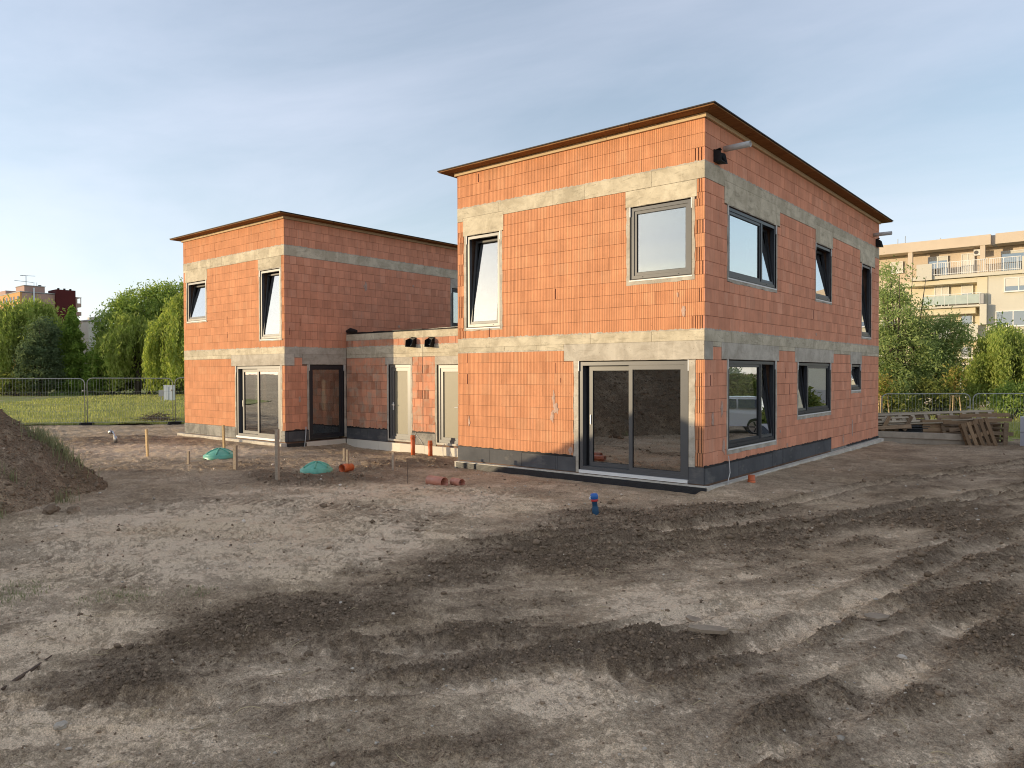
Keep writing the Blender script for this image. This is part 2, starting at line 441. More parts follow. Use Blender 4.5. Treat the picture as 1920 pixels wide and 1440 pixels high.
def put(name, me, mat, parent=None, loc=(0, 0, 0)):
    o = bpy.data.objects.new(name, me); col.objects.link(o)
    if mat and not me.materials: me.materials.append(MATS[mat])
    o.location = loc
    if parent: o.parent = parent
    return o
def empty(name, loc=(0, 0, 0), rot=(0, 0, 0)):
    o = bpy.data.objects.new(name, None); col.objects.link(o)
    o.location = loc; o.rotation_euler = rot; o.empty_display_size = 0.3
    return o
def tag(o, label=None, cat=None, group=None, kind=None):
    for k, v in (('label', label), ('category', cat), ('group', group), ('kind', kind)):
        if v: o[k] = v
    return o

# ------------------------------------------------------------------ numpy noise
_T = np.random.default_rng(3).random((256, 256)).astype(np.float32)
def vn(x, y, seed=0):
    x = x + seed * 17.13; y = y + seed * 5.71
    xi = np.floor(x).astype(np.int64); yi = np.floor(y).astype(np.int64)
    fx = x - xi; fy = y - yi
    fx = fx * fx * fx * (fx * (fx * 6 - 15) + 10); fy = fy * fy * fy * (fy * (fy * 6 - 15) + 10)
    a = _T[xi & 255, yi & 255]; b = _T[(xi + 1) & 255, yi & 255]; c = _T[xi & 255, (yi + 1) & 255]; d = _T[(xi + 1) & 255, (yi + 1) & 255]
    return (a * (1 - fx) + b * fx) * (1 - fy) + (c * (1 - fx) + d * fx) * fy
def fbm(x, y, f, octv=4, seed=0, gain=0.5):
    s = 0; a = 1; t = 0
    for i in range(octv):
        ang = 0.6 * i + 0.3
        xr = x * math.cos(ang) - y * math.sin(ang); yr = x * math.sin(ang) + y * math.cos(ang)
        s = s + a * vn(xr * f, yr * f, seed + i * 3); t += a; a *= gain; f *= 2.03
    return s / t - 0.5            # about -0.5 .. 0.5
def sst(e0, e1, v):
    t = np.clip((v - e0) / (e1 - e0), 0, 1); return t * t * (3 - 2 * t)

# loose, freshly turned soil (positive) and driven-over, dried soil (negative): centre, two half-axes, weight
BLOBS = [
 (0.06, -9.34, 0.43, 1.25, 0.63, -0.32, 1.1), (0.6, -10.51, 0.43, 0.56, 0.26, -0.1, 0.9), (1.53, -9.13, 0.56, 0.73, 0.45, -0.35, 0.7),
 (3.33, -7.65, 0.69, 0.23, 0.24, -0.52, 1.1), (2.68, -2.85, 2.16, 3.41, 0.55, -1.57, 0.42), (-7.27, -3.31, 1.43, 1.15, 1.12, -0.8, 1),
 (-7.38, -0.42, 1.24, 0.98, 1.02, -0.95, 0.8), (-10.71, -3.61, 0.91, 0.73, 0.74, -0.4, 0.7), (0.19, -6.61, 0.51, 1.27, 0.52, -0.52, 0.9),
 (-0.12, -4.02, 0.61, 1.1, 0.59, -0.81, 0.8), (4.42, -8.33, 0.29, 0.24, 0.08, -0.25, 0.9), (4.76, -7.21, 0.48, 0.4, 0.09, -0.42, 0.6),
 (5.06, -5.33, 0.68, 1.18, 0.17, -1.01, 0.7), (-19.82, -1.87, 1.87, 1.48, 1.58, -0.67, 0.9), (-11.62, -5.33, 0.58, 0.46, 0.75, -0.32, 0.6),
 (1.87, -7.94, 0.89, 0.73, 0.38, -0.46, 0.6), (0.75, -2.01, 0.68, 0.91, 0.34, -0.69, 0.8), (1.68, -10.13, 0.81, 0.66, 0.19, -0.12, 0.35),
 (-3.54, -7.47, 1.9, 1.53, 1.9, -1.06, -1), (-0.71, -10.38, 0.32, 0.46, 0.5, -0.17, -1), (0.42, -11.07, 0.3, 0.24, 0.25, -0.08, -0.6),
 (-2.36, -3.61, 0.91, 0.73, 0.57, -0.63, -1), (-14.91, -2.76, 2.06, 1.63, 1.35, -0.65, -0.9), (2.97, -8.67, 0.48, 0.39, 0.18, -0.26, -0.6),
 (4.28, -7.01, 0.46, 0.38, 0.08, -0.29, -0.5), (-4.87, -3.84, 1.57, 1.26, 0.69, -0.57, -0.7), (2.51, -6.26, 0.65, 0.53, 0.19, -0.36, -0.5),
 (3.61, -5.37, 0.51, 0.9, 0.11, -0.32, -0.5), (4.88, -6.64, 0.34, 0.28, 0.06, -0.36, -0.5), (-2.99, -10.03, 0.44, 0.36, 0.83, -0.26, -0.4),
]
RUTS = [   # wheel ruts: polyline, half width, depth
 ([(-0.6, -5.6), (0.84, -4.14), (1.44, -1.57), (2.24, 2.88), (4.09, 9.12), (5.0, 14)], 0.115, 0.080),
 ([(0.3, -5.6), (1.61, -3.8), (2.75, -1.7), (3.62, 1.21), (4.55, 4.14), (6.2, 10)], 0.125, 0.085),
 ([(3.2, -8.3), (3.86, -6.72), (3.95, -5.41), (4.25, -3.7), (4.94, -0.6), (6.0, 4)], 0.14, 0.06),
 ([(4.4, -8.6), (4.75, -6.6), (4.95, -4.8), (5.5, -2.5), (6.5, 1)], 0.13, 0.05),
 ([(-1.3, -10.6), (0.2, -9.9), (1.6, -8.9), (2.6, -7.6), (3.2, -6.0)], 0.11, 0.05),
 ([(0.2, -11.2), (1.4, -10.1), (2.6, -8.9), (3.5, -7.4), (4.3, -5.2)], 0.11, 0.045),
 ([(-6.0, -8.2), (-3.5, -7.2), (-1.6, -6.0), (0.2, -4.9)], 0.15, 0.04),
]
TREADS = [ ((-3.35, -8.68), (-7.98, -6.73), 0.22), ((-3.0, -8.40), (-7.6, -6.38), 0.20), ((-0.86, -8.17), (-2.9, -5.25), 0.22), ((-0.43, -7.94), (-2.23, -4.97), 0.20), ((-2.01, -8.4), (-5.45, -5.07), 0.25), ((-7.5, -4.68), (-2.33, -2.4), 0.26),
 # crawler-track imprints: start, end, half width
 ((-5.8, -8.6), (-1.5, -6.6), 0.26), ((-5.2, -9.4), (-1.0, -7.5), 0.26), ((-7.0, -6.4), (-2.6, -4.7), 0.26),
 ((-6.6, -7.3), (-2.0, -5.5), 0.26), ((-1.6, -8.0), (-3.2, -4.6), 0.24), ((-0.9, -7.5), (-2.5, -4.1), 0.24), ((-4.4, -9.6), (-1.6, -9.2), 0.24),
]
def seg_dist(x, y, a, b):
    ax, ay = a; bx, by = b
    dx, dy = bx - ax, by - ay; L2 = dx * dx + dy * dy
    t = np.clip(((x - ax) * dx + (y - ay) * dy) / L2, 0, 1)
    px = x - (ax + t * dx); py = y - (ay + t * dy)
    side = (x - ax) * dy - (y - ay) * dx
    return np.hypot(px, py), t, side
def in_box(x, y, a, b, m):
    return np.nonzero((x > min(a[0], b[0]) - m) & (x < max(a[0], b[0]) + m) & (y > min(a[1], b[1]) - m) & (y < max(a[1], b[1]) + m))
def rut_dist(x, y, pts):
    dm = np.full(x.shape, 1e3)
    for p, q in zip(pts[:-1], pts[1:]):
        i = in_box(x, y, p, q, 1.0)
        if len(i[0]): dm[i] = np.minimum(dm[i], seg_dist(x[i], y[i], p, q)[0])
    return dm
def damp_shade_field(x, y):
    d = 0.33 + 0 * x
    wx = x + 0.5 * fbm(x, y, 1.3, 3, 41); wy = y + 0.5 * fbm(x, y, 1.3, 3, 47)
    brk = np.clip(0.9 + 1.5 * fbm(x, y, 2.1, 3, 43), 0.25, 1.3)
    for cx, cy, ax, ay, bx, by, w in BLOBS:
        det = ax * by - ay * bx
        u = ((wx - cx) * by - (wy - cy) * bx) / det
        v = ((wy - cy) * ax - (wx - cx) * ay) / det
        q = u * u + v * v
        d = d + w * 0.55 * np.exp(-q * q * 0.55 - q * 0.25) * (brk if w > 0 else 1.35)
    d = d + 0.55 * fbm(x, y, 0.9, 4, 5)
    # streaks dragged out along the driving direction
    a = 0.45 + 0.35 * sst(-9, -3, y)
    s1, s2 = x * np.cos(a) + y * np.sin(a) * 1.0, -x * np.sin(a) + y * np.cos(a)
    ux, uy = x * 0.42 + y * 0.907, -x * 0.907 + y * 0.42
    right = sst(-1.5, 1.5, x - 0.25 * (y + 8))
    d = d + (0.25 + 0.6 * right) * (fbm(ux * 0.28, uy, 2.2, 4, 57)) + 0.65 * right * fbm(ux * 0.14, uy, 7.0, 3, 59)
    d = d + 0.17 * sst(1, 5, x + 0.35 * y) * sst(-9, -3, y)
    for pts, hw, dep in RUTS:
        dm = rut_dist(x, y, pts)
        k = dm / hw
        d = d + (dep / 0.075) * (-0.40 * np.exp(-k ** 2 * 1.6) + 0.26 * np.exp(-((k - 1.7) / 0.5) ** 2))
    for a_, b_, hw in TREADS:  # tread troughs darkened in the colour to stand in for relief shading
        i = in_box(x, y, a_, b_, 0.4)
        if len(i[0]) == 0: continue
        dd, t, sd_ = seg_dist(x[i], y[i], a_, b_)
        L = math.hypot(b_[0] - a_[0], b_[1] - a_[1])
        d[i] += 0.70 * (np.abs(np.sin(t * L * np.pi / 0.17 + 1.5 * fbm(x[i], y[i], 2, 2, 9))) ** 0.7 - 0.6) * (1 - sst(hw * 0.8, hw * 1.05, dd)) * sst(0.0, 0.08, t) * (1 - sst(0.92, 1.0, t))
    return np.clip(d, 0, 1.05)
XLg = -13.65
def ground_h(x, y, damp_shade=None, fine=True):
    x = np.asarray(x, dtype=np.float64); y = np.asarray(y, dtype=np.float64)
    z = -0.45 + 0 * x
    z = z - 0.05 * sst(2, 12, y) * sst(-3, 1, x) - 0.16 * sst(12.2, 15.0, y) * sst(-6, -2, x) - 0.45 * sst(16, 32, y) * sst(-30, -6, x)
    z = z - 0.075 * np.exp(-((y + 0.25) / 0.34) ** 2) * sst(-7.0, -6.2, x) * (1 - sst(0.1, 0.8, x))
    # dug-out strip in front of the low link building
    z = z - 0.17 * sst(-14.0, -13.2, x) * (1 - sst(-6.7, -5.8, x)) * sst(-1.2, 1.0, y) * (1 - sst(4, 6, y))
    near = 1 - sst(26, 40, np.hypot(x - 2, y + 8))
    if damp_shade is None: damp_shade = damp_shade_field(x, y)
    z = z + 0.10 * fbm(x, y, 0.22, 3, 11) * (0.4 + 0.6 * near)
    z = z + 0.055 * fbm(x, y, 0.9, 3, 13) * near
    if not fine: return z
    loose = sst(0.45, 0.95, damp_shade)
    z = z + near * loose * (0.032 + 0.075 * np.abs(fbm(x, y, 2.4, 3, 17)) + 0.065 * fbm(x, y, 6.0, 3, 19) + 0.052 * fbm(x, y, 19.0, 2, 23) + 0.050 * fbm(x, y, 42.0, 2, 25))
    ux, uy = x * 0.42 + y * 0.907, -x * 0.907 + y * 0.42
    z = z + near * 0.030 * sst(-1.5, 1.5, x - 0.25 * (y + 8)) * fbm(ux * 0.14, uy, 7.0, 2, 59)
    z = z + near * (1 - loose) * (0.030 * fbm(x, y, 3.0, 3, 29) + 0.022 * fbm(x, y, 12.0, 2, 31) + 0.020 * fbm(x, y, 38.0, 2, 33))
    for pts, hw, dep in RUTS:
        dm = rut_dist(x, y, pts)
        i = np.nonzero(dm < hw * 5)
        if len(i[0]) == 0: continue
        xi, yi, k = x[i], y[i], dm[i] / hw
        mod = 0.55 + 1.0 * (fbm(xi, yi, 0.8, 2, int(hw * 1000)) + 0.5)
        lug = np.sin((xi * 0.6 + yi * 0.8) * 2 * np.pi / 0.17 + 5 * fbm(xi, yi, 1.1, 2, 3))
        z[i] += 0.8 * dep * mod * (-np.exp(-k ** 2 * 1.1) + 0.55 * np.exp(-((k - 1.75) / 0.55) ** 2)) + 0.016 * lug * np.exp(-k ** 2)
    for a, b, hw in TREADS:
        i = in_box(x, y, a, b, 0.4)
        if len(i[0]) == 0: continue
        xi, yi = x[i], y[i]
        dd, t, sd_ = seg_dist(xi, yi, a, b)
        L = math.hypot(b[0] - a[0], b[1] - a[1])
        w = (1 - sst(hw * 0.8, hw * 1.05, dd)) * sst(0.0, 0.08, t) * (1 - sst(0.92, 1.0, t)) * np.clip(0.5 + 2.2 * fbm(xi, yi, 0.8, 2, int(abs(a[0]) * 10)), 0.35, 1)
        z[i] += w * (0.060 * (0.5 - np.abs(np.sin(t * L * np.pi / 0.17 + 1.5 * fbm(xi, yi, 2, 2, 9))) ** 0.7) - 0.010)
    # churned lines where a machine turned
    z = z + near * (1 - loose) * 0.050 * (0.5 - np.abs(np.sin((y * 0.80 - x * 0.60) * np.pi / 0.20 + 7 * fbm(x, y, 0.7, 3, 37))) ** 0.8) * sst(-0.22, 0.1, fbm(x, y, 1.3, 2, 53)) * (1 - sst(1, 3, x)) * (1 - sst(-3, 0.5, y))
    # soil banked up before the link, cleared along the walls
    z = z + 0.16 * np.exp(-((x + 8.3) / 1.5) ** 2 - ((y - 0.75) / 0.55) ** 2) + 0.08 * np.exp(-((x + 11.5) / 1.8) ** 2 - ((y - 0.6) / 0.6) ** 2)
    m = np.exp(-(np.maximum(np.abs(y + 0.30) - 0.18, 0) / 0.22) ** 2) * sst(-6.9, -6.3, x) * (1 - sst(0.15, 0.6, x))
    z = z * (1 - m) + m * (-0.505 + 0.03 * fbm(x, y, 3.0, 3, 7))
    m = np.exp(-(np.maximum(x - 0.30, 0) / 0.25) ** 2) * sst(-0.6, 0.1, y) * (1 - sst(13.0, 13.6, y)) * sst(-0.1, 0.0, x)
    z = z * (1 - m) + m * (-0.405 - 0.06 * sst(1, 12, y) + 0.03 * fbm(x, y, 3.0, 3, 8))
    m = np.exp(-(np.maximum(np.abs(y + 0.30) - 0.12, 0) / 0.25) ** 2) * sst(XLg - 6.8, XLg - 6.4, x) * (1 - sst(XLg - 0.1, XLg + 0.4, x))
    z = z * (1 - m) + m * (-0.46 + 0.04 * fbm(x, y, 3.0, 3, 8))
    return z
def gz(x, y): return float(ground_h(np.array([x]), np.array([y]))[0])

# ------------------------------------------------------------------ ground sheet
def make_ground():
    a0 = math.pi / 2 + YAW
    dense = np.linspace(a0 - R(44), a0 + R(44), 740)
    rest = np.linspace(a0 + R(44), a0 + R(316), 90)[1:-1]
    th = np.concatenate([dense, rest])
    r = np.concatenate([[0.4, 0.9, 1.4, 1.9], np.geomspace(2.4, 14, 590), np.geomspace(14.1, 36, 130), np.geomspace(38, 1600, 44)])
    T, Rr = np.meshgrid(th, r)
    X = CAM.x + Rr * np.cos(T); Y = CAM.y + Rr * np.sin(T)
    x, y = X.ravel(), Y.ravel()
    damp_shade = damp_shade_field(x, y)
    z = ground_h(x, y, damp_shade)
    n, m = len(r), len(th)
    V = np.stack([x, y, z], 1)
    V = np.vstack([V, [[CAM.x, CAM.y, -0.45]]])
    i, j = np.meshgrid(np.arange(n - 1), np.arange(m), indexing='ij')
    j2 = (j + 1) % m
    F = np.stack([i * m + j, (i + 1) * m + j, (i + 1) * m + j2, i * m + j2], -1).reshape(-1, 4)
    F2 = np.stack([np.full(m, n * m), np.arange(m), (np.arange(m) + 1) % m, (np.arange(m) + 1) % m], 1)
    me = fast_mesh('ground', V, F, True)
    at = me.attributes.new('damp_shade', 'FLOAT', 'POINT')
    at.data.foreach_set('value', np.append(damp_shade, 0.5).astype(np.float32))
    o = put('ground', me, 'soil'); tag(o, kind='structure')
make_ground()

# lawn beyond the site fence, on both sides
def sheet(name, corners, mat, nx, ny, lift, amp):
    (a, b, c, d) = [Vector(p) for p in corners]
    u, v = np.meshgrid(np.linspace(0, 1, nx), np.linspace(0, 1, ny))
    P = [(np.array([a[k] for k in (0, 1)])[None, :] * ((1 - u) * (1 - v)).reshape(-1, 1) + np.array([b[k] for k in (0, 1)])[None, :] * (u * (1 - v)).reshape(-1, 1)
         + np.array([c[k] for k in (0, 1)])[None, :] * (u * v).reshape(-1, 1) + np.array([d[k] for k in (0, 1)])[None, :] * ((1 - u) * v).reshape(-1, 1))][0]
    z = ground_h(P[:, 0], P[:, 1], fine=False) + lift + amp * fbm(P[:, 0], P[:, 1], 1.1, 4, 61)
    i, j = np.meshgrid(np.arange(ny - 1), np.arange(nx - 1), indexing='ij')
    F = np.stack([i * nx + j, i * nx + j + 1, (i + 1) * nx + j + 1, (i + 1) * nx + j], -1).reshape(-1, 4)
    o = put(name, fast_mesh(name, np.column_stack([P, z]), F, True), mat); tag(o, kind='structure'); return o

sheet('lawn', [(-46.5, -20.3), (-15.0, 14.8), (-240, 300), (-420, 60)], 'lawn', 200, 260, 0.03, 0.16)
sheet('meadow', [(-9.0, 16.0), (22.0, 22.5), (40, 56), (-30, 56)], 'lawn', 90, 120, 0.03, 0.16)

# ------------------------------------------------------------------ facades
class Face:
    """a facade: u runs along it, z up, d is depth into the wall"""
    def __init__(s, ox, oy, right):
        s.ox, s.oy, s.right = ox, oy, right          # right=True: runs along +y and looks to +x
    def p(s, u, z, d):
        return (s.ox - d, s.oy + u, z) if s.right else (s.ox + u, s.oy + d, z)
    def box(s, mb, u0, u1, z0, z1, d0, d1):
        return mb.hexa([s.p(u0, z0, d0), s.p(u1, z0, d0), s.p(u1, z0, d1), s.p(u0, z0, d1),
                        s.p(u0, z1, d0), s.p(u1, z1, d0), s.p(u1, z1, d1), s.p(u0, z1, d1)])
    def ang(s): return R(90) if s.right else 0.0

def cut(rect, holes):
    """rect minus holes -> list of rects (u0,u1,z0,z1)"""
    out_ = [rect]
    for h in holes:
        nxt = []
        for (a, b, c, d) in out_:
            if h[0] >= b - 1e-6 or h[1] <= a + 1e-6 or h[2] >= d - 1e-6 or h[3] <= c + 1e-6:
                nxt.append((a, b, c, d)); continue
            z0, z1 = max(c, h[2]), min(d, h[3])
            if c < z0: nxt.append((a, b, c, z0))
            if z1 < d: nxt.append((a, b, z1, d))
            if a < h[0]: nxt.append((a, h[0], z0, z1))
            if h[1] < b: nxt.append((h[1], b, z0, z1))
        out_ = nxt
    return [q for q in out_ if q[1] - q[0] > 0.02 and q[3] - q[2] > 0.02]

JU, JZ = 0.0012, 0.0058           # vertical and bed joints
BD = 0.03
_bm_cache = {}
def brick_mesh(w, h, mat, grooved=False):
    key = (round(w, 3), round(h, 3), mat, grooved)
    if key in _bm_cache: return _bm_cache[key]
    mb = MB(); c = 0.003
    if not grooved and mat == 'brick_ridged':
        mb.box(-w / 2, w / 2, 0, BD, -h / 2, h / 2)
    elif not grooved:
        # a block with chamfered outer edges
        x, z = w / 2, h / 2
        mb.add([(-x + c, 0, -z + c), (x - c, 0, -z + c), (x - c, 0, z - c), (-x + c, 0, z - c),
                (-x, c, -z), (x, c, -z), (x, c, z), (-x, c, z), (-x, BD, -z), (x, BD, -z), (x, BD, z), (-x, BD, z)],
               [(0, 1, 2, 3), (4, 5, 1, 0), (5, 6, 2, 1), (6, 7, 3, 2), (7, 4, 0, 3), (8, 9, 5, 4), (9, 10, 6, 5), (10, 11, 7, 6), (11, 8, 4, 7)])
    else:
        # the tongue-and-groove end of a block: ribs with deep slots
        n = max(2, int(round(w / 0.05))); rib = w / n
        for k in range(n):
            x0 = -w / 2 + k * rib
            mb.box(x0, x0 + rib * 0.66, 0, BD, -h / 2, h / 2)
            if k < n: mb.box(x0 + rib * 0.66, x0 + rib, 0.022, BD, -h / 2, h / 2)
    me = mb.mesh('brick'); me.materials.append(MATS[mat]); _bm_cache[key] = me
    return me

def lay_bricks(face, u0, u1, rows, holes, mat, lst, seed, pitch=0.25, groove=lambda u, r: False):
    """rows: list of (z0, z1); appends (pieces, mat, face, grooved) to lst"""
    rg = random.Random(seed)
    for ri, (z0, z1) in enumerate(rows):
        u = u0 - (0.0 if ri % 2 else 0.125) - (rg.choice([0, 0, 0.06]) if rg.random() < 0.4 else 0)
        while u < u1 - 0.02:
            w = pitch if rg.random() < 0.86 else rg.choice([0.125, 0.19, 0.31])
            a, b = max(u, u0), min(u + w, u1)
            u += w
            if b - a < 0.03: continue
            ju = JU if mat == 'brick_ridged' else 0.0045
            pcs = cut((a + ju / 2, b - ju / 2, z0 + JZ / 2, z1 - JZ / 2), holes)
            for q in pcs:
                if (q[1] - q[0]) * (q[3] - q[2]) < 0.0025: continue
                lst.append((q, mat, face, groove((q[0] + q[1]) / 2, ri)))

def place_bricks(root, base, lst, limit=300, name='brick', seed=1):
    rg = random.Random(seed)
    def size(e):
        q, m, f, g = e
        P = Vector(f.p((q[0] + q[1]) / 2, (q[2] + q[3]) / 2, 0)); d = P - CAM
        n = Vector((1, 0, 0)) if f.right else Vector((0, -1, 0))
        return -(q[1] - q[0]) * (q[3] - q[2]) * abs(d.normalized().dot(n)) / d.length_squared
    lst = sorted(lst, key=size)
    rest = {}
    for k, (q, m, f, g) in enumerate(lst):
        jit = rg.uniform(-0.0035, 0.0015)
        cu, cz = (q[0] + q[1]) / 2, (q[2] + q[3]) / 2
        me = brick_mesh(q[1] - q[0], q[3] - q[2], m, g)
        if k < limit:
            o = bpy.data.objects.new(name, me); col.objects.link(o); o.parent = root
            P = f.p(cu, cz, jit)
            o.location = (P[0] - base[0], P[1] - base[1], P[2] - base[2]); o.rotation_euler = (0, 0, f.ang())
        else:
            mb = rest.setdefault(m, MB())
            vs_ = [f.p(cu + v.co.x, cz + v.co.z, v.co.y + jit) for v in me.vertices]
            mb.add(vs_, [tuple(p.vertices) for p in me.polygons])
    for m, mb in rest.items():
        tag(mb.build('brick_courses', m, root, tuple(-c for c in base)), kind='stuff')

def core_wall(mb, face, u0, u1, z0, z1, holes, d0=0.016, d1=0.30):
    us = sorted({u0, u1, *[h[0] for h in holes], *[h[1] for h in holes]}); us = [u for u in us if u0 <= u <= u1]
    for a, b in zip(us[:-1], us[1:]):
        spans = [(z0, z1)]
        for h in holes:
            if h[0] <= a + 1e-6 and h[1] >= b - 1e-6:
                nx = []
                for s0, s1 in spans:
                    if h[3] <= s0 or h[2] >= s1: nx.append((s0, s1)); continue
                    if h[2] > s0: nx.append((s0, h[2]))
                    if h[3] < s1: nx.append((h[3], s1))
                spans = nx
        for s0, s1 in spans: face.box(mb, a, b, s0, s1, d0, d1)

def frame_box(mb, face, u0, u1, z0, z1, t, d0, d1):
    """a rectangular frame of member width t, its pieces butted"""
    face.box(mb, u0, u0 + t, z0, z1, d0, d1); face.box(mb, u1 - t, u1, z0, z1, d0, d1)
    face.box(mb, u0 + t, u1 - t, z0, z0 + t, d0, d1); face.box(mb, u0 + t, u1 - t, z1 - t, z1, d0, d1)

def tilt_fn(face, u0, u1, z0, deg, pivot_d):
    """tilts a sash inwards about its bottom edge"""
    ca, sa = math.cos(R(deg)), math.sin(R(deg))
    def g(u, z, d):
        h, e = z - z0, d - pivot_d
        return face.p(u, z0 + h * ca - e * sa, pivot_d + h * sa + e * ca)
    return g
class Tilted:
    def __init__(s, g): s.p = g
    box = Face.box

def sash(parent, face, u0, u1, z0, z1, mat, d=0.05, tilt=0.0, t=0.055, glassmat='glass', handle=True):
    f = face if not tilt else Tilted(tilt_fn(face, u0, u1, z0, tilt, d + 0.03))
    mb = MB(); frame_box(mb, f, u0, u1, z0, z1, t, d, d + 0.06)
    mb.build('sash', mat, parent)
    g = MB(); frame_box(g, f, u0 + t, u1 - t, z0 + t, z1 - t, 0.008, d + 0.012, d + 0.05)
    g.build('gasket', 'gasket', parent)
    p = MB(); f.box(p, u0 + t + 0.006, u1 - t - 0.006, z0 + t + 0.006, z1 - t - 0.006, d + 0.026, d + 0.032)
    p.build('pane', glassmat, parent)

def window(root, base, face, u0, u1, z0, z1, leaves, mat='anthracite', d=0.018, sill=True, clips=True, t=0.062):
    """leaves: list of (fraction, tilt degrees or None for closed)"""
    mb = MB(); frame_box(mb, face, u0, u1, z0, z1, t, d, d + 0.09)
    xs = [u0 + t]; tot = sum(l[0] for l in leaves); w = (u1 - u0 - 2 * t)
    for l in leaves[:-1]:
        x = xs[-1] + w * l[0] / tot
        face.box(mb, x - t * 0.55, x + t * 0.55, z0 + t, z1 - t, d + 0.002, d + 0.088); xs.append(x)
    xs.append(u1 - t)
    wdw = mb.build('window', mat, root, tuple(-c for c in base))
    for k, l in enumerate(leaves):
        a = xs[k] + (t * 0.55 if k else 0) + 0.004; b = xs[k + 1] - (t * 0.55 if k < len(leaves) - 1 else 0) - 0.004
        sash(wdw, face, a, b, z0 + t + 0.004, z1 - t - 0.004, mat, d + 0.014, l[1] or 0.0)
    if sill:
        s_ = MB(); face.box(s_, u0 - 0.03, u1 + 0.03, z0 - 0.05, z0 - 0.028, -0.012, 0.05)
        s_.build('sill_rail', 'white_pvc', wdw)
        s2 = MB(); face.box(s2, u0 - 0.01, u1 + 0.01, z0 - 0.026, z0 - 0.002, 0.012, 0.07); s2.build('sill_gasket', 'gasket', wdw)
    if clips:
        for uu in (u0 - 0.024, u1 + 0.006):
            c = MB(); face.box(c, uu, uu + 0.018, z1 - 0.17, z1 + 0.025, -0.008, 0.012); c.build('fixing_clip', 'white_pvc', wdw)
        for uu in (u0 - 0.020, u1 + 0.006):
            c = MB(); face.box(c, uu, uu + 0.014, z0, z1 - 0.172, 0.004, 0.03); c.build('sealing_tape', 'gasket', wdw)
    # drain caps on the lower frame
    for fr in (0.2, 0.8):
        c = MB(); x = u0 + (u1 - u0) * fr; face.box(c, x - 0.012, x + 0.012, z0 + 0.02, z0 + 0.034, d - 0.004, d + 0.01); c.build('drain_cap', 'gasket', wdw)
    return wdw

def sliding_door(root, base, face, u0, u1, z0, z1, mat='anthracite', white_sill=True):
    d = 0.018; t = 0.075
    mb = MB(); frame_box(mb, face, u0, u1, z0, z1, t, d, d + 0.19)
    dr = mb.build('sliding_door', mat, root, tuple(-c for c in base))
    mid = (u0 + u1) / 2 - 0.02
    sash(dr, face, mid - 0.04, u1 - t - 0.003, z0 + t * 0.6, z1 - t - 0.003, mat, d + 0.012, 0, 0.085)
    sash(dr, face, u0 + t + 0.10, mid + 0.05, z0 + t + 0.004, z1 - t - 0.02, mat, d + 0.10, 0, 0.085)
    g = MB(); face.box(g, u0 + t + 0.002, u0 + t + 0.095, z0 + t + 0.004, z1 - t - 0.004, d + 0.14, d + 0.17); g.build('track_gap', 'gasket', dr)
    h = MB(); face.box(h, u0 + t + 0.125, u0 + t + 0.150, z0 + 0.95, z0 + 1.15, d + 0.082, d + 0.10); h.build('handle', 'steel', dr)
    s_ = MB(); face.box(s_, u0 - 0.005, u1 + 0.005, z0 - 0.068, z0 - 0.003, -0.02, 0.2); s_.build('threshold', 'white_pvc', dr)
    for uu in (u0 - 0.024, u1 + 0.006):
        c = MB(); face.box(c, uu, uu + 0.018, z1 - 0.19, z1 + 0.02, -0.012, 0.01); c.build('fixing_clip', 'white_pvc', dr)
        c = MB(); face.box(c, uu, uu + 0.015, z0, z1 - 0.192, 0.004, 0.03); c.build('sealing_tape', 'gasket', dr)
    return dr

def patch_ring(root, base, face, u0, u1, z0, z1, hole, mat='mortar', proud=0.005, name='render_patch', seed=0):
    """rough mortar around an opening: a strip whose outer edge wanders"""
    rg = random.Random(seed); mb = MB()
    def edge(a, b, n):
        return [a + (b - a) * k / n for k in range(n + 1)]
    for (a, b, c, dd, axis) in cut_sides(u0, u1, z0, z1, hole):
        n = max(2, int(max(b - a, dd - c) / 0.12))
        if axis == 'v':
            zs = edge(c, dd, n); out_u = a if abs(b - hole[0]) < 1e-6 else b; in_u = b if out_u == a else a
            pts = [(out_u + rg.uniform(-0.012, 0.012), z) for z in zs]
            for k in range(n):
                x0, x1 = pts[k][0], pts[k + 1][0]
                lo = [(min(in_u, x0), max(in_u, x0)), (min(in_u, x1), max(in_u, x1))]
                mb.hexa([face.p(lo[0][0], zs[k], -proud), face.p(lo[0][1], zs[k], -proud), face.p(lo[0][1], zs[k], 0.02), face.p(lo[0][0], zs[k], 0.02),
                         face.p(lo[1][0], zs[k + 1], -proud), face.p(lo[1][1], zs[k + 1], -proud), face.p(lo[1][1], zs[k + 1], 0.02), face.p(lo[1][0], zs[k + 1], 0.02)])
        else:
            us = edge(a, b, n); out_z = dd if abs(c - hole[3]) < 1e-6 else c; in_z = c if out_z == dd else dd
            zs = [out_z + rg.uniform(-0.012, 0.012) for _ in us]
            for k in range(n):
                l0 = (min(in_z, zs[k]), max(in_z, zs[k])); l1 = (min(in_z, zs[k + 1]), max(in_z, zs[k + 1]))
                mb.hexa([face.p(us[k], l0[0], -proud), face.p(us[k + 1], l1[0], -proud), face.p(us[k + 1], l1[0], 0.02), face.p(us[k], l0[0], 0.02),
                         face.p(us[k], l0[1], -proud), face.p(us[k + 1], l1[1], -proud), face.p(us[k + 1], l1[1], 0.02), face.p(us[k], l0[1], 0.02)])
    return mb.build(name, mat, root, tuple(-c for c in base))
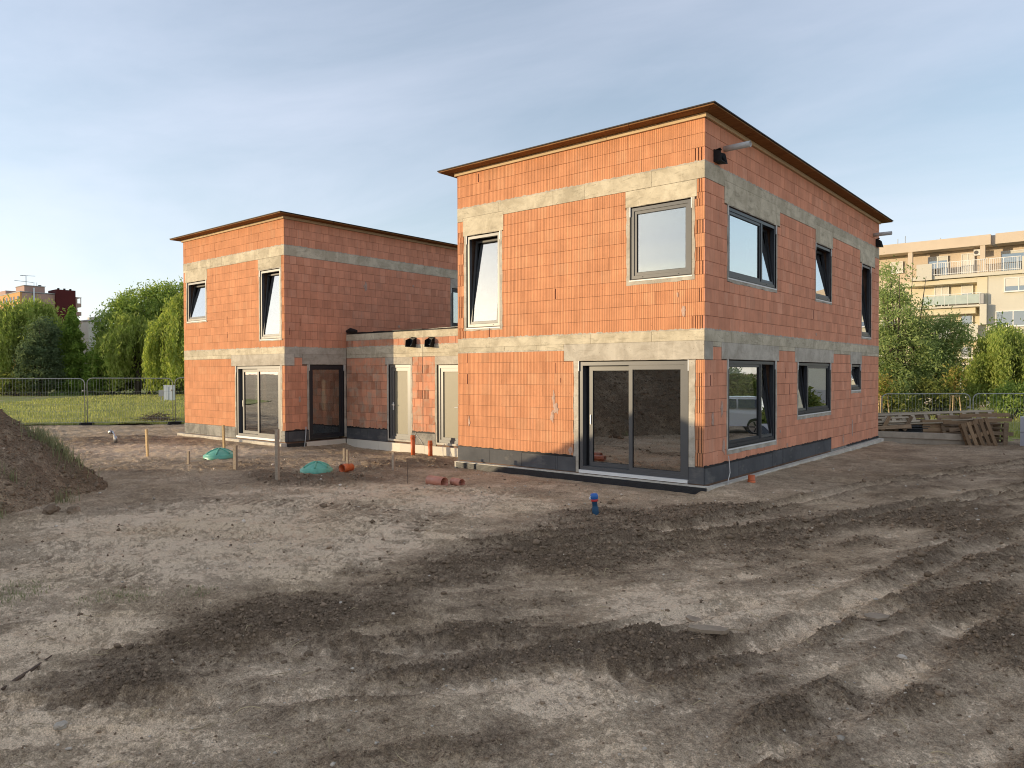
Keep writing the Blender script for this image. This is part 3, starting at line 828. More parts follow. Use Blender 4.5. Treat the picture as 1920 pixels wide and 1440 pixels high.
def cut_sides(u0, u1, z0, z1, h):
    out_ = []
    if u0 < h[0]: out_.append((u0, h[0], max(z0, h[2]), min(z1, h[3]), 'v'))
    if u1 > h[1]: out_.append((h[1], u1, max(z0, h[2]), min(z1, h[3]), 'v'))
    if z0 < h[2]: out_.append((u0, u1, z0, h[2], 'h'))
    if z1 > h[3]: out_.append((u0, u1, h[3], z1, 'h'))
    return out_

def panels(root, base, face, u0, u1, z0, z1, widths, mat, name, proud=0.004, depth=0.02, joint=0.006, holes=(), seed=0):
    rg = random.Random(seed); u = u0
    while u < u1 - 0.05:
        w = rg.uniform(*widths); b = min(u + w, u1)
        if u1 - b < widths[0] * 0.4: b = u1
        for q in cut((u + joint / 2, b - joint / 2, z0, z1), holes):
            mb = MB(); face.box(mb, *q, -proud - rg.uniform(0, 0.003), depth)
            mb.build(name, mat, root, tuple(-c for c in base))
        u = b

def rows_between(z0, z1, n): return [(z0 + (z1 - z0) * k / n, z0 + (z1 - z0) * (k + 1) / n) for k in range(n)]

Z_LOW, Z_UP0, Z_UP1, Z_TOP = 2.25, 2.57, 5.37, 6.47
Z_UB = 5.685
W, D = 6.34, 12.80

def ragged_strip(face, u0, u1, z, amp, proud, n_per=0.06, thick=0.03, seed=0):
    """black bitumen smeared unevenly over the bottom joint"""
    rg = random.Random(seed); mb = MB(); n = max(3, int((u1 - u0) / n_per)); prev = (u0, z)
    hs = [max(0.004, amp * (0.25 + rg.random() ** 2 * 1.2)) for _ in range(n + 1)]
    for k in range(n):
        a = u0 + (u1 - u0) * k / n; b = u0 + (u1 - u0) * (k + 1) / n
        mb.hexa([face.p(a, z - thick, -proud), face.p(b, z - thick, -proud), face.p(b, z - thick, 0.01), face.p(a, z - thick, 0.01),
                 face.p(a, z + hs[k], -proud), face.p(b, z + hs[k + 1], -proud), face.p(b, z + hs[k + 1], 0.01), face.p(a, z + hs[k], 0.01)])
    return mb

def eave_roof(root, base, x0, x1, y0, y1, z, ov):
    neg = tuple(-c for c in base)
    mb = MB(); mb.box(x0 - ov, x1 + ov, y0 - ov, y1 + ov, z + 0.022, z + 0.040); roof = mb.build('roof', 'roof_edge', root, neg)
    mb = MB(); mb.box(x0 - ov + 0.03, x1 + ov - 0.03, y0 - ov + 0.03, y1 + ov - 0.03, z + 0.042, z + 0.058); mb.build('roof_membrane', 'roof_felt', roof)
    e = 0.022
    for (a, b, c, d) in ((x0 - ov - e, x1 + ov + e, y0 - ov - e, y0 - ov - 0.002), (x0 - ov - e, x1 + ov + e, y1 + ov + 0.002, y1 + ov + e),
                         (x0 - ov - e, x0 - ov - 0.002, y0 - ov, y1 + ov), (x1 + ov + 0.002, x1 + ov + e, y0 - ov, y1 + ov)):
        m = MB(); m.box(a, b, c, d, z + 0.030, z + 0.050); m.build('drip_edge', 'roof_edge', roof)
    # soffit boards, mitred at the corners
    def boards(p_in0, p_in1, p_out0, p_out1, n):
        for k in range(n):
            f0, f1 = k / n, (k + 1) / n - 0.0012
            L = lambda a, b, t: (a[0] + (b[0] - a[0]) * t, a[1] + (b[1] - a[1]) * t)
            q = [L(p_in0, p_in1, f0), L(p_in0, p_in1, f1), L(p_out0, p_out1, f1), L(p_out0, p_out1, f0)]
            area = sum(q[i][0] * q[(i + 1) % 4][1] - q[(i + 1) % 4][0] * q[i][1] for i in range(4))
            if area < 0: q = q[::-1]
            m = MB(); m.hexa([(a, b, z) for a, b in q] + [(a, b, z + 0.02) for a, b in q]); m.build('soffit_board', 'soffit', roof)
    i = 0.05
    boards((x0 + i, y0 + i), (x1 - i, y0 + i), (x0 - ov, y0 - ov), (x1 + ov, y0 - ov), 4)
    boards((x1 - i, y0 + i), (x1 - i, y1 - i), (x1 + ov, y0 - ov), (x1 + ov, y1 + ov), 7)
    boards((x0 + i, y0 + i), (x0 + i, y1 - i), (x0 - ov, y0 - ov), (x0 - ov, y1 + ov), 7)
    boards((x0 + i, y1 - i), (x1 - i, y1 - i), (x0 - ov, y1 + ov), (x1 + ov, y1 + ov), 4)
    return roof

def battens(root, base, face, u0, u1, z0, z1, L):
    n = max(1, round((u1 - u0) / L))
    for k in range(n):
        a = u0 + (u1 - u0) * k / n; b = u0 + (u1 - u0) * (k + 1) / n - 0.006
        m = MB(); face.box(m, a, b, z0, z1, -0.05, 0.02); m.build('wall_plate', 'batten', root, tuple(-c for c in base))

def shell(root, base, x0, x1, y0, y1, rear):
    """inner floor slabs, back walls and room partitions"""
    neg = tuple(-c for c in base)
    mb = MB(); mb.box(x0 + 0.31, x1 - 0.31, y0 + 0.31, y1 - 0.31, -0.44, -0.30); mb.build('ground_floor', 'interior_floor', root, neg)
    mb = MB(); mb.box(x0 + 0.05, x1 - 0.05, y0 + 0.05, y1 - 0.05, 2.36, 2.56); mb.build('upper_floor', 'interior', root, neg)
    mb = MB(); mb.box(x0 + 0.05, x1 - 0.05, y0 + 0.05, y1 - 0.05, 6.10, 6.30); mb.build('ceiling', 'interior', root, neg)
    mb = MB(); mb.box(x0 + 0.31, x1 - 2.4, y0 + 4.6, y0 + 4.75, -0.29, 2.35); mb.box(x0 + 0.31, x1 - 0.9, y0 + 4.2, y0 + 4.35, 2.57, 6.09); mb.build('partition', 'interior', root, neg)

# ------------------------------------------------------------------ the near house
base = (-3.0, 0.0, -0.45); neg = tuple(-c for c in base)
house = empty('brick_house', base)
tag(house, 'two-storey unplastered brick house with the wide sliding door, nearer of the pair', 'house', 'pair of brick houses under construction')
NF, NR, NLf, NB = Face(0, 0, False), Face(0, 0, True), Face(-W, 0, True), Face(0, D, False)
nf_open = [(-6.03, -5.02, 2.85, 4.99), (-1.57, -0.28, 3.62, 5.02), (-2.81, -0.34, -0.27, 1.985)]
nr_open = [(1.08, 3.66, 3.65, 5.02), (6.47, 7.75, 3.65, 5.02), (10.80, 11.82, 2.85, 4.99), (1.08, 3.64, 0.27, 1.995), (5.17, 7.72, 0.75, 1.985), (9.72, 10.69, 1.26, 1.975)]
G = 0.022   # clearance of a frame in its opening
def grown(o, g=G): return (o[0] - g, o[1] + g, o[2] - (0.07 if o[2] < 0 else g), o[3] + g)
# mortar and lintel fields on the brick faces
nf_field = [(-6.16, -4.89, 5.00, Z_UP1), (-1.69, -0.155, 5.00, Z_UP1), (-3.205, 0.0, 2.0, Z_LOW),
            (-6.13, -4.93, 2.76, 5.0), (-1.67, -0.20, 3.50, 5.0), (-2.95, -0.19, -0.34, 2.0)]
nr_field = [(0.87, 3.90, 5.03, Z_UP1), (6.43, 7.88, 5.03, Z_UP1), (10.58, 12.3, 5.0, Z_UP1), (0.0, 0.36, 2.0, Z_LOW), (0.75, 3.86, 2.0, Z_LOW), (4.93, 7.97, 2.0, Z_LOW), (9.59, 10.80, 1.99, Z_LOW),
            (1.02, 3.73, 3.54, 5.03), (6.43, 7.80, 3.56, 5.03), (10.75, 11.88, 2.76, 5.0), (1.0, 3.72, 0.14, 2.0), (5.10, 7.78, 0.62, 2.0), (9.67, 10.74, 1.15, 1.99)]
# corner column of the plinth etc.
core = MB()
core_wall(core, NF, -W + 0.016, -0.016, -0.44, 6.45, [grown(o) for o in nf_open])
core_wall(core, NR, 0.301, D - 0.016, -0.44, 6.45, [grown(o) for o in nr_open])
core_wall(core, NB, -W + 0.016, -0.301, -0.44, 6.45, [(-5.2, -2.6, -0.3, 1.9)], -0.30, -0.016)
core.box(-W + 0.016, -W + 0.30, 0.301, D - 0.301, -0.44, 6.45)
core.build('wall_core', 'core', house, neg)
shell(house, base, -W, 0, 0, D, None)

lo, upr, topr = rows_between(0, Z_LOW, 9), rows_between(Z_UP0, Z_UP1, 11), rows_between(Z_UB, Z_TOP, 3)
bl = []
gro_nf = lambda u, r: (u > -0.21 and r % 5 not in (1, 3)) or (u < -6.13 and r % 3 != 1)
lay_bricks(NF, -W, 0, lo, [*nf_field, *map(grown, nf_open)], 'brick_ridged', bl, 1, groove=lambda u, r: u > -0.21 and r % 4 != 3)
lay_bricks(NF, -W, 0, upr, [*nf_field, *map(grown, nf_open)], 'brick_ridged', bl, 2, groove=gro_nf)
lay_bricks(NF, -W, 0, topr, [(-0.24, 0, Z_UB, Z_UB + 0.262)], 'brick_ridged', bl, 3, groove=lambda u, r: False)
lay_bricks(NF, -0.24, 0, topr[:1], [], 'brick_ridged', bl, 31, groove=lambda u, r: True)
lay_bricks(NR, 0, D, lo, [*nr_field, *map(grown, nr_open)], 'brick_side', bl, 4)
lay_bricks(NR, 7.78, D, [(-0.31, -0.005)], [], 'brick_side', bl, 5)
lay_bricks(NR, 0, D, upr, [*nr_field, *map(grown, nr_open)], 'brick_side', bl, 6)
lay_bricks(NR, 0, D, topr, [], 'brick_side', bl, 7)
place_bricks(house, base, bl)

# ring beams
panels(house, base, NF, -W, 0, 2.365, Z_UP0 - 0.004, (0.9, 1.7), 'concrete', 'ring_beam', 0.004, seed=1)
panels(house, base, NF, -W, -3.205, 2.255, 2.361, (0.9, 1.5), 'concrete', 'ring_beam', 0.006, seed=2)
panels(house, base, NR, 0.002, D, 2.35, Z_UP0 - 0.004, (0.9, 2.2), 'concrete', 'ring_beam', 0.004, seed=3)
panels(house, base, NR, 0.002, D, 2.255, 2.346, (0.6, 1.4), 'concrete', 'ring_beam', 0.002, holes=[(0.0, 0.36, 2, 3), (0.75, 3.86, 2, 3), (4.93, 7.97, 2, 3), (9.59, 10.8, 2, 3)], seed=4)
panels(house, base, NF, -W, 0, Z_UP1 + 0.004, Z_UB - 0.004, (0.8, 1.6), 'concrete', 'ring_beam', 0.004, holes=[(-6.16, -4.89, 5.0, 5.45)], seed=5)
panels(house, base, NR, 0.002, D, Z_UP1 + 0.004, Z_UB - 0.004, (1.4, 2.8), 'concrete', 'ring_beam', 0.004, holes=[(0.87, 3.9, 5, 5.5), (6.43, 7.88, 5, 5.5), (10.58, 12.3, 5, 5.5)], seed=6)
# mortar squeezed out along the beams
def beam_edges(root, base, face, u0, u1, zs, seed, skip=()):
    for k, z in enumerate(zs):
        for q in cut((u0, u1, z - 0.01, z + 0.03), skip):
            ragged_strip(face, q[0], q[1], z, 0.022, 0.007, 0.045, 0.012, seed + k).build('mortar_bead', 'mortar', root, tuple(-c for c in base))
beam_edges(house, base, NF, -W, 0, (Z_UP0, Z_UB), 201); beam_edges(house, base, NR, 0, D, (Z_UP0, Z_UB), 203)
beam_edges(house, base, NF, -W, -3.2, (2.243,), 205)
# lintels
for (f, q, m) in ((NF, (-6.155, -4.895, 5.02, 5.445), 'concrete'), (NF, (-1.685, -0.16, 5.05, 5.366), 'concrete'), (NF, (-3.2, -0.005, 2.012, 2.361), 'mortar'),
               (NR, (0.875, 3.895, 5.06, 5.495), 'concrete'), (NR, (6.435, 7.875, 5.06, 5.495), 'concrete'), (NR, (10.585, 12.295, 5.03, 5.495), 'concrete'),
               (NR, (0.005, 0.355, 2.005, 2.346), 'mortar'), (NR, (0.755, 3.855, 2.02, 2.346), 'mortar'), (NR, (4.935, 7.965, 2.01, 2.346), 'mortar'), (NR, (9.595, 10.795, 2.0, 2.346), 'mortar')):
    mb = MB(); f.box(mb, *q, -0.007, 0.02); mb.build('lintel', m, house, neg)
# mortar around the openings
pr = [(NF, (-6.13, -4.93, 2.76, 5.016), 0), (NF, (-1.67, -0.20, 3.50, 5.046), 1), (NF, (-2.95, -0.19, -0.33, 2.008), 2)]
for f, q, k in pr: patch_ring(house, base, f, *q, grown(nf_open[k]), seed=k)
for k, q in enumerate([(1.02, 3.73, 3.54, 5.056), (6.43, 7.80, 3.56, 5.056), (10.75, 11.88, 2.76, 5.026), (1.0, 3.72, 0.14, 2.016), (5.10, 7.78, 0.62, 2.006), (9.67, 10.74, 1.15, 1.996)]):
    patch_ring(house, base, NR, *q, grown(nr_open[k]), seed=10 + k)
# plinth
panels(house, base, NF, -W, -2.90, -0.33, -0.006, (0.9, 1.4), 'bitumen', 'plinth', 0.012, seed=8)
panels(house, base, NF, -0.318, 0.0, -0.33, -0.02, (0.9, 1.4), 'bitumen', 'plinth', 0.014, seed=9)
panels(house, base, NR, 0.0, 7.77, -0.33, -0.006, (1.2, 2.1), 'bitumen', 'plinth', 0.014, seed=10)
panels(house, base, NR, 7.78, D, -0.40, -0.315, (1.2, 2.1), 'plinth_grey', 'plinth', 0.012, seed=11)
ragged_strip(NF, -W, -2.96, 0.0, 0.02, 0.014, seed=1).build('bitumen_smear', 'black_felt', house, neg)
ragged_strip(NR, 0.0, 7.77, 0.0, 0.018, 0.016, seed=2).build('bitumen_smear', 'black_felt', house, neg)
ragged_strip(NR, 9.2, D, -0.315, 0.03, 0.016, seed=3).build('bitumen_smear', 'black_felt', house, neg)
mb = MB(); mb.box(-W - 0.02, 0.13, -0.11, 0.04, -0.55, -0.355); mb.box(0.0, 0.13, 0.042, D + 0.14, -0.70, -0.375); mb.build('slab_edge', 'slab_white', house, neg)
# studded drainage membrane in front of the slab
mb = MB(); mb.box(-W + 0.05, 0.10, -0.135, -0.118, -0.62, -0.372)
mem = mb.build('drainage_membrane', 'dimple', house, neg)
st = MB(); rr_ = 0
for zr in np.arange(-0.545, -0.375, 0.026):
    for xr in np.arange(-W + 0.07 + (0.013 if rr_ % 2 else 0), 0.09, 0.026):
        st.add([(xr - 0.008, -0.136, zr), (xr, -0.136, zr - 0.008), (xr + 0.008, -0.136, zr), (xr, -0.136, zr + 0.008), (xr, -0.145, zr)], [(0, 1, 4), (1, 2, 4), (2, 3, 4), (3, 0, 4)])
    rr_ += 1
tag(st.build('membrane_studs', 'dimple', mem), kind='stuff')
# windows and doors
window(house, base, NF, *nf_open[0], [(1, 6.0)])
window(house, base, NF, *nf_open[1], [(1, None)])
sliding_door(house, base, NF, *nf_open[2])
window(house, base, NR, *nr_open[0], [(0.70, None), (0.30, 7.0)], 'anthracite_shaded')
window(house, base, NR, *nr_open[1], [(1, 7.0)], 'anthracite_shaded')
window(house, base, NR, *nr_open[2], [(1, 6.0)], 'anthracite_shaded')
window(house, base, NR, *nr_open[3], [(0.70, None), (0.30, 6.0)], 'anthracite_shaded')
window(house, base, NR, *nr_open[4], [(0.28, 7.0), (0.72, None)], 'anthracite_shaded')
window(house, base, NR, *nr_open[5], [(1, 10.0)], 'anthracite_shaded')
battens(house, base, NF, -W - 0.05, 0.05, Z_TOP + 0.004, 6.55, 2.1)
battens(house, base, NR, 0.0, D, Z_TOP + 0.004, 6.55, 3.2)
eave_roof(house, base, -W, 0, 0, D, 6.555, 0.32)
# rainwater stubs and felt outlets on the side wall
for yy, zz_ in ((0.86, 6.09), (12.1, 6.04)):
    mb = MB(); mb.pipe((-0.1, yy, zz_), (0.52, yy, zz_), 0.058, 0.006, 24); mb.build('pipe_stub', 'pvc_grey', house, neg, smooth=True)
def felt_outlet(root, base, face, u, z, w, h, dep, name='felt_outlet'):
    """a torn square sleeve of roofing felt sticking out of a hole"""
    mb = MB(); t = 0.008
    face.box(mb, u, u + w, z, z + h, -0.006, -0.002)
    def quad(a, b, c, d):
        q = [a, b, c, d]; P = [Vector(face.p(*k)) for k in q]; n = (P[1] - P[0]).cross(P[2] - P[0]).normalized() * t
        mb.add([tuple(k) for k in P] + [tuple(k + n) for k in P], [(0, 1, 2, 3), (7, 6, 5, 4), (0, 4, 5, 1), (1, 5, 6, 2), (2, 6, 7, 3), (3, 7, 4, 0)])
    quad((u, z, 0), (u, z, -dep), (u, z + h * 0.75, -dep * 0.9), (u, z + h, 0))
    quad((u, z, 0), (u, z, -dep), (u + w, z - 0.02, -dep * 1.1), (u + w, z, 0))
    quad((u + w, z, 0), (u + w, z - 0.02, -dep * 1.1), (u + w * 1.15, z + h * 0.8, -dep * 0.7), (u + w, z + h, 0))
    quad((u + w * 0.3, z + h, 0), (u + w * 0.35, z + h * 1.1, -dep * 0.6), (u + w * 0.8, z + h * 1.05, -dep * 0.5), (u + w, z + h, 0))
    return mb.build(name, 'black_felt', root, tuple(-c for c in base))
felt_outlet(house, base, NR, 0.38, 5.74, 0.24, 0.24, 0.16)
felt_outlet(house, base, NR, 12.36, 5.72, 0.24, 0.24, 0.16)
# loose cable by the corner
pts = [(0.03, 1.02, 0.12), (0.06, 1.0, -0.05), (0.10, 0.93, -0.2), (0.15, 0.72, -0.33), (0.17, 0.66, -0.5)]
mb = MB(); mb.tube(pts, 0.009, 6); mb.build('cable', 'cable', house, neg, smooth=True)

# open joints and mortar smears on the bricks
def open_joints(root, base, face, spots):
    for u, z, h in spots:
        mb = MB(); face.box(mb, u - 0.006, u + 0.008, z - h / 2, z + h / 2, -0.006, 0.004); mb.build('open_joint', 'joint_dark', root, tuple(-c for c in base))
def smears(root, base, face, spots, seed=3):
    rg = random.Random(seed)
    for u, z, w, h in spots:
        n = 14; mb = MB(); ring = []
        for k in range(n):
            a = 2 * math.pi * k / n; q = rg.uniform(0.45, 1.1); ring.append((u + w * q * math.cos(a), z + h * q * math.sin(a)))
        mb.add([face.p(a, b, -0.008) for a, b in ring] + [face.p(a, b, 0.003) for a, b in ring] + [face.p(u, z, -0.011)],
               [(k, (k + 1) % n, 2 * n) for k in range(n)] + [(k, n + k, n + (k + 1) % n, (k + 1) % n) for k in range(n)])
        mb.build('mortar_smear', 'smear', root, tuple(-c for c in base))
simple('joint_dark', (0.10, 0.022, 0.018), 0.9, 0.2, 9, 0)
simple('smear', (0.50, 0.34, 0.26), 0.95, 0.25, 12, 0.4, 40)
open_joints(house, base, NF, [(-3.42, 1.86, 0.23), (-3.29, 1.60, 0.1), (-3.43, 3.46, 0.22), (-5.32, 2.70, 0.22), (-6.03, 2.12, 0.23), (-6.03, 1.62, 0.23), (-5.66, 6.33, 0.2), (-5.3, 6.1, 0.2)])
open_joints(house, base, NR, [(0.25, 1.61, 0.2), (4.3, 1.74, 0.24), (4.55, 1.36, 0.24), (6.28, 3.21, 0.22), (9.05, 1.4, 0.22)])
smears(house, base, NF, [(-3.48, 1.22, 0.05, 0.20), (-3.42, 0.98, 0.09, 0.14), (-3.52, 0.80, 0.05, 0.16), (-0.42, 2.94, 0.05, 0.12), (-3.04, 0.10, 0.06, 0.10), (-5.98, 0.62, 0.04, 0.12), (-0.55, 3.25, 0.025, 0.06)])
smears(house, base, NR, [(0.76, 1.07, 0.07, 0.17), (0.35, 0.86, 0.06, 0.16), (0.85, 0.30, 0.06, 0.18), (9.83, 0.20, 0.07, 0.28), (10.73, 0.70, 0.05, 0.3), (8.9, -0.1, 0.06, 0.14), (4.4, 0.07, 0.05, 0.07), (6.5, 2.72, 0.05, 0.05), (3.95, 0.42, 0.04, 0.05)])

# ------------------------------------------------------------------ the far house
XL = -13.65
base2 = (XL - 3.0, 0.0, -0.45); neg2 = tuple(-c for c in base2)
house2 = empty('brick_house', base2)
tag(house2, 'two-storey unplastered brick house beyond the low flat-roofed link, farther of the pair', 'house', 'pair of brick houses under construction')
LF, LR, LB = Face(0, 0, False), Face(XL, 0, True), Face(0, D, False)
lf_open = [(-19.72, -18.41, 3.64, 4.98), (-14.98, -13.88, 2.86, 4.98), (-16.44, -13.90, -0.27, 1.99)]
lr_open = [(0.89, 2.20, -0.30, 2.02), (7.27, 9.4, 3.56, 4.98)]
lf_field = [(-19.86, -18.31, 5.0, Z_UP1), (-15.10, -13.80, 5.03, Z_UP1), (-16.76, XL, 2.0, Z_LOW), (-19.79, -18.35, 3.55, 5.0), (-15.06, -13.80, 2.78, 5.03), (-16.53, -13.79, -0.34, 2.0)]
lr_field = [(0.0, 0.34, 2.0, Z_LOW), (0.62, 2.33, 2.0, Z_LOW), (0.80, 2.30, -0.34, 2.0), (7.2, 9.5, 3.48, 5.37)]
core = MB()
core_wall(core, LF, XL - W + 0.016, XL - 0.016, -0.44, 6.45, [grown(o) for o in lf_open])
core_wall(core, LR, 0.301, D - 0.016, -0.44, 6.45, [grown(o) for o in lr_open])
core_wall(core, LB, XL - W + 0.016, XL - 0.301, -0.44, 6.45, [(XL - 5.6, XL - 3.9, -0.3, 1.9), (XL - 3.2, XL - 1.6, 0.3, 1.9)], -0.30, -0.016)
lw_ = Face(XL - W + 0.316, 0, True)
core_wall(core, lw_, 0.301, D - 0.301, -0.44, 6.45, [(1.2, 1.8, 0.5, 1.75), (2.6, 3.1, 0.5, 1.75)], 0.016, 0.30)
core.build('wall_core', 'core', house2, neg2)
shell(house2, base2, XL - W, XL, 0, D, None)
bl = []
lay_bricks(LF, XL - W, XL, lo, [*lf_field, *map(grown, lf_open)], 'brick_ridged', bl, 11, groove=lambda u, r: u > XL - 0.2 and r % 2 == 0)
lay_bricks(LF, XL - W, XL, upr, [*lf_field, *map(grown, lf_open)], 'brick_ridged', bl, 12, groove=lambda u, r: u > XL - 0.2 and r % 2 == 0)
lay_bricks(LF, XL - W, XL, topr, [], 'brick_ridged', bl, 13)
lay_bricks(LR, 0, 2.31, lo, [*lr_field, *map(grown, lr_open)], 'brick_side', bl, 14)
lay_bricks(LR, 0, D, upr, [*lr_field, *map(grown, lr_open)], 'brick_side', bl, 15)
lay_bricks(LR, 0, D, topr, [], 'brick_side', bl, 16)
place_bricks(house2, base2, bl, seed=5)
panels(house2, base2, LF, XL - W, XL, 2.37, Z_UP0 - 0.004, (0.9, 1.7), 'concrete', 'ring_beam', 0.004, seed=21)
panels(house2, base2, LF, XL - W, -16.76, 2.255, 2.366, (0.9, 1.7), 'concrete', 'ring_beam', 0.006, seed=22)
panels(house2, base2, LR, 0.002, 2.308, 2.37, Z_UP0 - 0.004, (1.0, 2.0), 'mortar', 'ring_beam', 0.004, seed=23)
panels(house2, base2, LR, 0.342, 0.618, 2.255, 2.366, (1.0, 2.0), 'mortar', 'ring_beam', 0.002, seed=24)
panels(house2, base2, LF, XL - W, XL, Z_UP1 + 0.004, Z_UB - 0.004, (0.7, 1.6), 'concrete', 'ring_beam', 0.004, holes=[(-19.86, -18.31, 5, 5.45)], seed=25)
panels(house2, base2, LR, 0.002, D, Z_UP1 + 0.004, Z_UB - 0.004, (1.8, 3.2), 'concrete', 'ring_beam', 0.004, seed=26)
beam_edges(house2, base2, LF, XL - W, XL, (Z_UP0, Z_UB), 211); beam_edges(house2, base2, LR, 0, D, (Z_UB,), 213); beam_edges(house2, base2, LR, 0, 2.3, (Z_UP0,), 214)
for (f, q, m) in ((LF, (-19.855, -18.315, 5.01, 5.445), 'concrete'), (LF, (-15.095, -13.805, 5.03, 5.366), 'concrete'), (LF, (-16.755, XL - 0.005, 2.012, 2.366), 'mortar'),
                  (LR, (0.005, 0.335, 2.005, 2.366), 'mortar'), (LR, (0.625, 2.3, 2.05, 2.366), 'mortar'), (LR, (7.2, 9.5, 5.02, 5.366), 'mortar')):
    mb = MB(); f.box(mb, *q, -0.007, 0.02); mb.build('lintel', m, house2, neg2)
for k, q in enumerate([(-19.79, -18.35, 3.55, 5.006), (-15.06, -13.80, 2.78, 5.026), (-16.53, -13.79, -0.33, 2.008)]): patch_ring(house2, base2, LF, *q, grown(lf_open[k]), seed=30 + k)
patch_ring(house2, base2, LR, 0.80, 2.30, -0.33, 2.046, grown(lr_open[0]), seed=34)
patch_ring(house2, base2, LR, 7.2, 9.5, 3.48, 5.016, grown(lr_open[1]), seed=35)
panels(house2, base2, LF, XL - W, -16.50, -0.36, -0.006, (1.2, 2.2), 'plinth_grey', 'plinth', 0.010, seed=41)
panels(house2, base2, LR, 0.0, 0.84, -0.34, -0.006, (1.2, 2.2), 'bitumen', 'plinth', 0.012, seed=42)
panels(house2, base2, LF, -13.862, XL, -0.34, -0.006, (1.2, 2.2), 'plinth_grey', 'plinth', 0.012, seed=43)
ragged_strip(LR, 0.0, 0.8, 0.0, 0.03, 0.014, seed=4).build('bitumen_smear', 'black_felt', house2, neg2)
mb = MB(); mb.box(XL - W - 0.25, XL + 0.02, -0.16, 0.04, -0.62, -0.375); mb.build('slab_edge', 'slab_white', house2, neg2)
mb = MB(); mb.box(XL + 0.0, XL + 0.06, 0.045, 0.72, -0.66, -0.40); mb.build('drainage_membrane', 'dimple', house2, neg2)
for (a, b) in ((0.725, 1.5), (1.505, 2.23)):
    mb = MB(); mb.box(XL + 0.0, XL + 0.05, a, b, -0.75, -0.385); mb.build('insulation_board', 'xps', house2, neg2)
window(house2, base2, LF, *lf_open[0], [(1, 9.0)])
window(house2, base2, LF, *lf_open[1], [(1, 5.5)])
sliding_door(house2, base2, LF, *lf_open[2])
window(house2, base2, LR, *lr_open[0], [(1, None)], 'anthracite_shaded', sill=False, t=0.075)
window(house2, base2, LR, *lr_open[1], [(1, None)], 'anthracite_shaded')
battens(house2, base2, LF, XL - W - 0.05, XL + 0.05, Z_TOP + 0.004, 6.55, 2.1)
battens(house2, base2, LR, 0.0, D, Z_TOP + 0.004, 6.55, 3.2)
eave_roof(house2, base2, XL - W, XL, 0, D, 6.555, 0.32)
mb = MB(); mb.tube([(XL + 0.06, 0.70, 0.10), (XL + 0.07, 0.69, -0.1), (XL + 0.10, 0.64, -0.35), (XL + 0.13, 0.58, -0.62)], 0.016, 6); mb.build('conduit', 'pvc_grey', house2, neg2, smooth=True)

smears(house2, base2, LR, [(3.12, 4.70, 0.10, 0.18), (0.52, 0.95, 0.05, 0.12), (4.6, 3.4, 0.06, 0.06), (5.3, 4.9, 0.05, 0.05)])
open_joints(house2, base2, LF, [(-17.0, 3.55, 0.24), (-17.0, 3.05, 0.2), (-17.9, 5.1, 0.1)])
open_joints(house2, base2, LR, [(0.55, 3.35, 0.23), (0.18, 3.05, 0.23), (1.45, 4.75, 0.24)])

# ------------------------------------------------------------------ the low link between them
YK = 2.31; XK0, XK1 = XL + 0.02, -W - 0.002; YK1 = 9.2
base3 = (-10.0, YK, -0.45); neg3 = tuple(-c for c in base3)
link = empty('link_building', base3)
tag(link, 'low flat-roofed brick link with two doors between the two houses', 'link building')
KF = Face(0, YK, False)
k_open = [(-11.53, -10.55, -0.27, 2.02), (-9.40, -8.42, -0.27, 1.99)]
k_field = [(-11.71, -10.46, 2.0, 2.25), (-9.50, -8.30, 2.0, 2.25), (-11.62, -10.47, -0.34, 2.0), (-9.49, -8.33, -0.34, 2.0)]
core = MB(); core_wall(core, KF, XK0 + 0.01, XK1, -0.6, 2.98, [grown(o, 0.015) for o in k_open]); 
core.build('wall_core', 'core', link, neg3)
mb = MB(); mb.box(XK0 + 0.01, XK1, YK1 - 0.3, YK1, -0.6, 2.98); mb.build('rear_wall', 'core', link, neg3)
bl = []
lay_bricks(KF, XK0, -10.02, lo, [*k_field, *map(grown, k_open)], 'brick_old', bl, 51, groove=lambda u, r: u > -10.28 and r in (4, 7))
lay_bricks(KF, -10.0, XK1, lo, [*k_field, *map(grown, k_open)], 'brick_old', bl, 52, groove=lambda u, r: u < -9.75 and r in (4, 7))
lay_bricks(KF, XK0, XK1, [(2.61, 2.83)], [(-10.57, -10.28, 2.5, 2.9), (-9.76, -9.50, 2.5, 2.9)], 'brick_old', bl, 53, 0.27)
place_bricks(link, base3, bl, seed=9)
panels(link, base3, KF, XK0, -10.01, 2.37, 2.605, (1.2, 2.0), 'concrete', 'ring_beam', 0.004, seed=61)
panels(link, base3, KF, -9.99, XK1, 2.37, 2.605, (1.2, 2.0), 'concrete', 'ring_beam', 0.004, seed=62)
panels(link, base3, KF, XK0, XK1, 2.256, 2.364, (1.2, 2.0), 'concrete', 'ring_beam', 0.006, holes=[(-10.01, -9.99, 2, 3)], seed=63)
panels(link, base3, KF, XK0, XK1, 2.836, 3.03, (0.9, 2.0), 'concrete', 'parapet_panel', 0.010, seed=64)
beam_edges(link, base3, KF, XK0, XK1, (2.607, 2.832), 221)
for q in ((-11.70, -10.465, 2.035, 2.25), (-9.495, -8.305, 2.012, 2.25)):
    mb = MB(); KF.box(mb, *q, -0.007, 0.02); mb.build('lintel', 'mortar', link, neg3)
for k, q in enumerate([(-11.62, -10.47, -0.33, 2.033), (-9.49, -8.33, -0.33, 2.008)]): patch_ring(link, base3, KF, *q, grown(k_open[k]), seed=70 + k)
panels(link, base3, KF, XK0, -11.60, -0.37, -0.006, (0.9, 1.4), 'bitumen', 'plinth', 0.010, seed=71)
panels(link, base3, KF, -10.50, -9.46, -0.37, -0.006, (0.9, 1.4), 'plinth_grey', 'plinth', 0.010, seed=72)
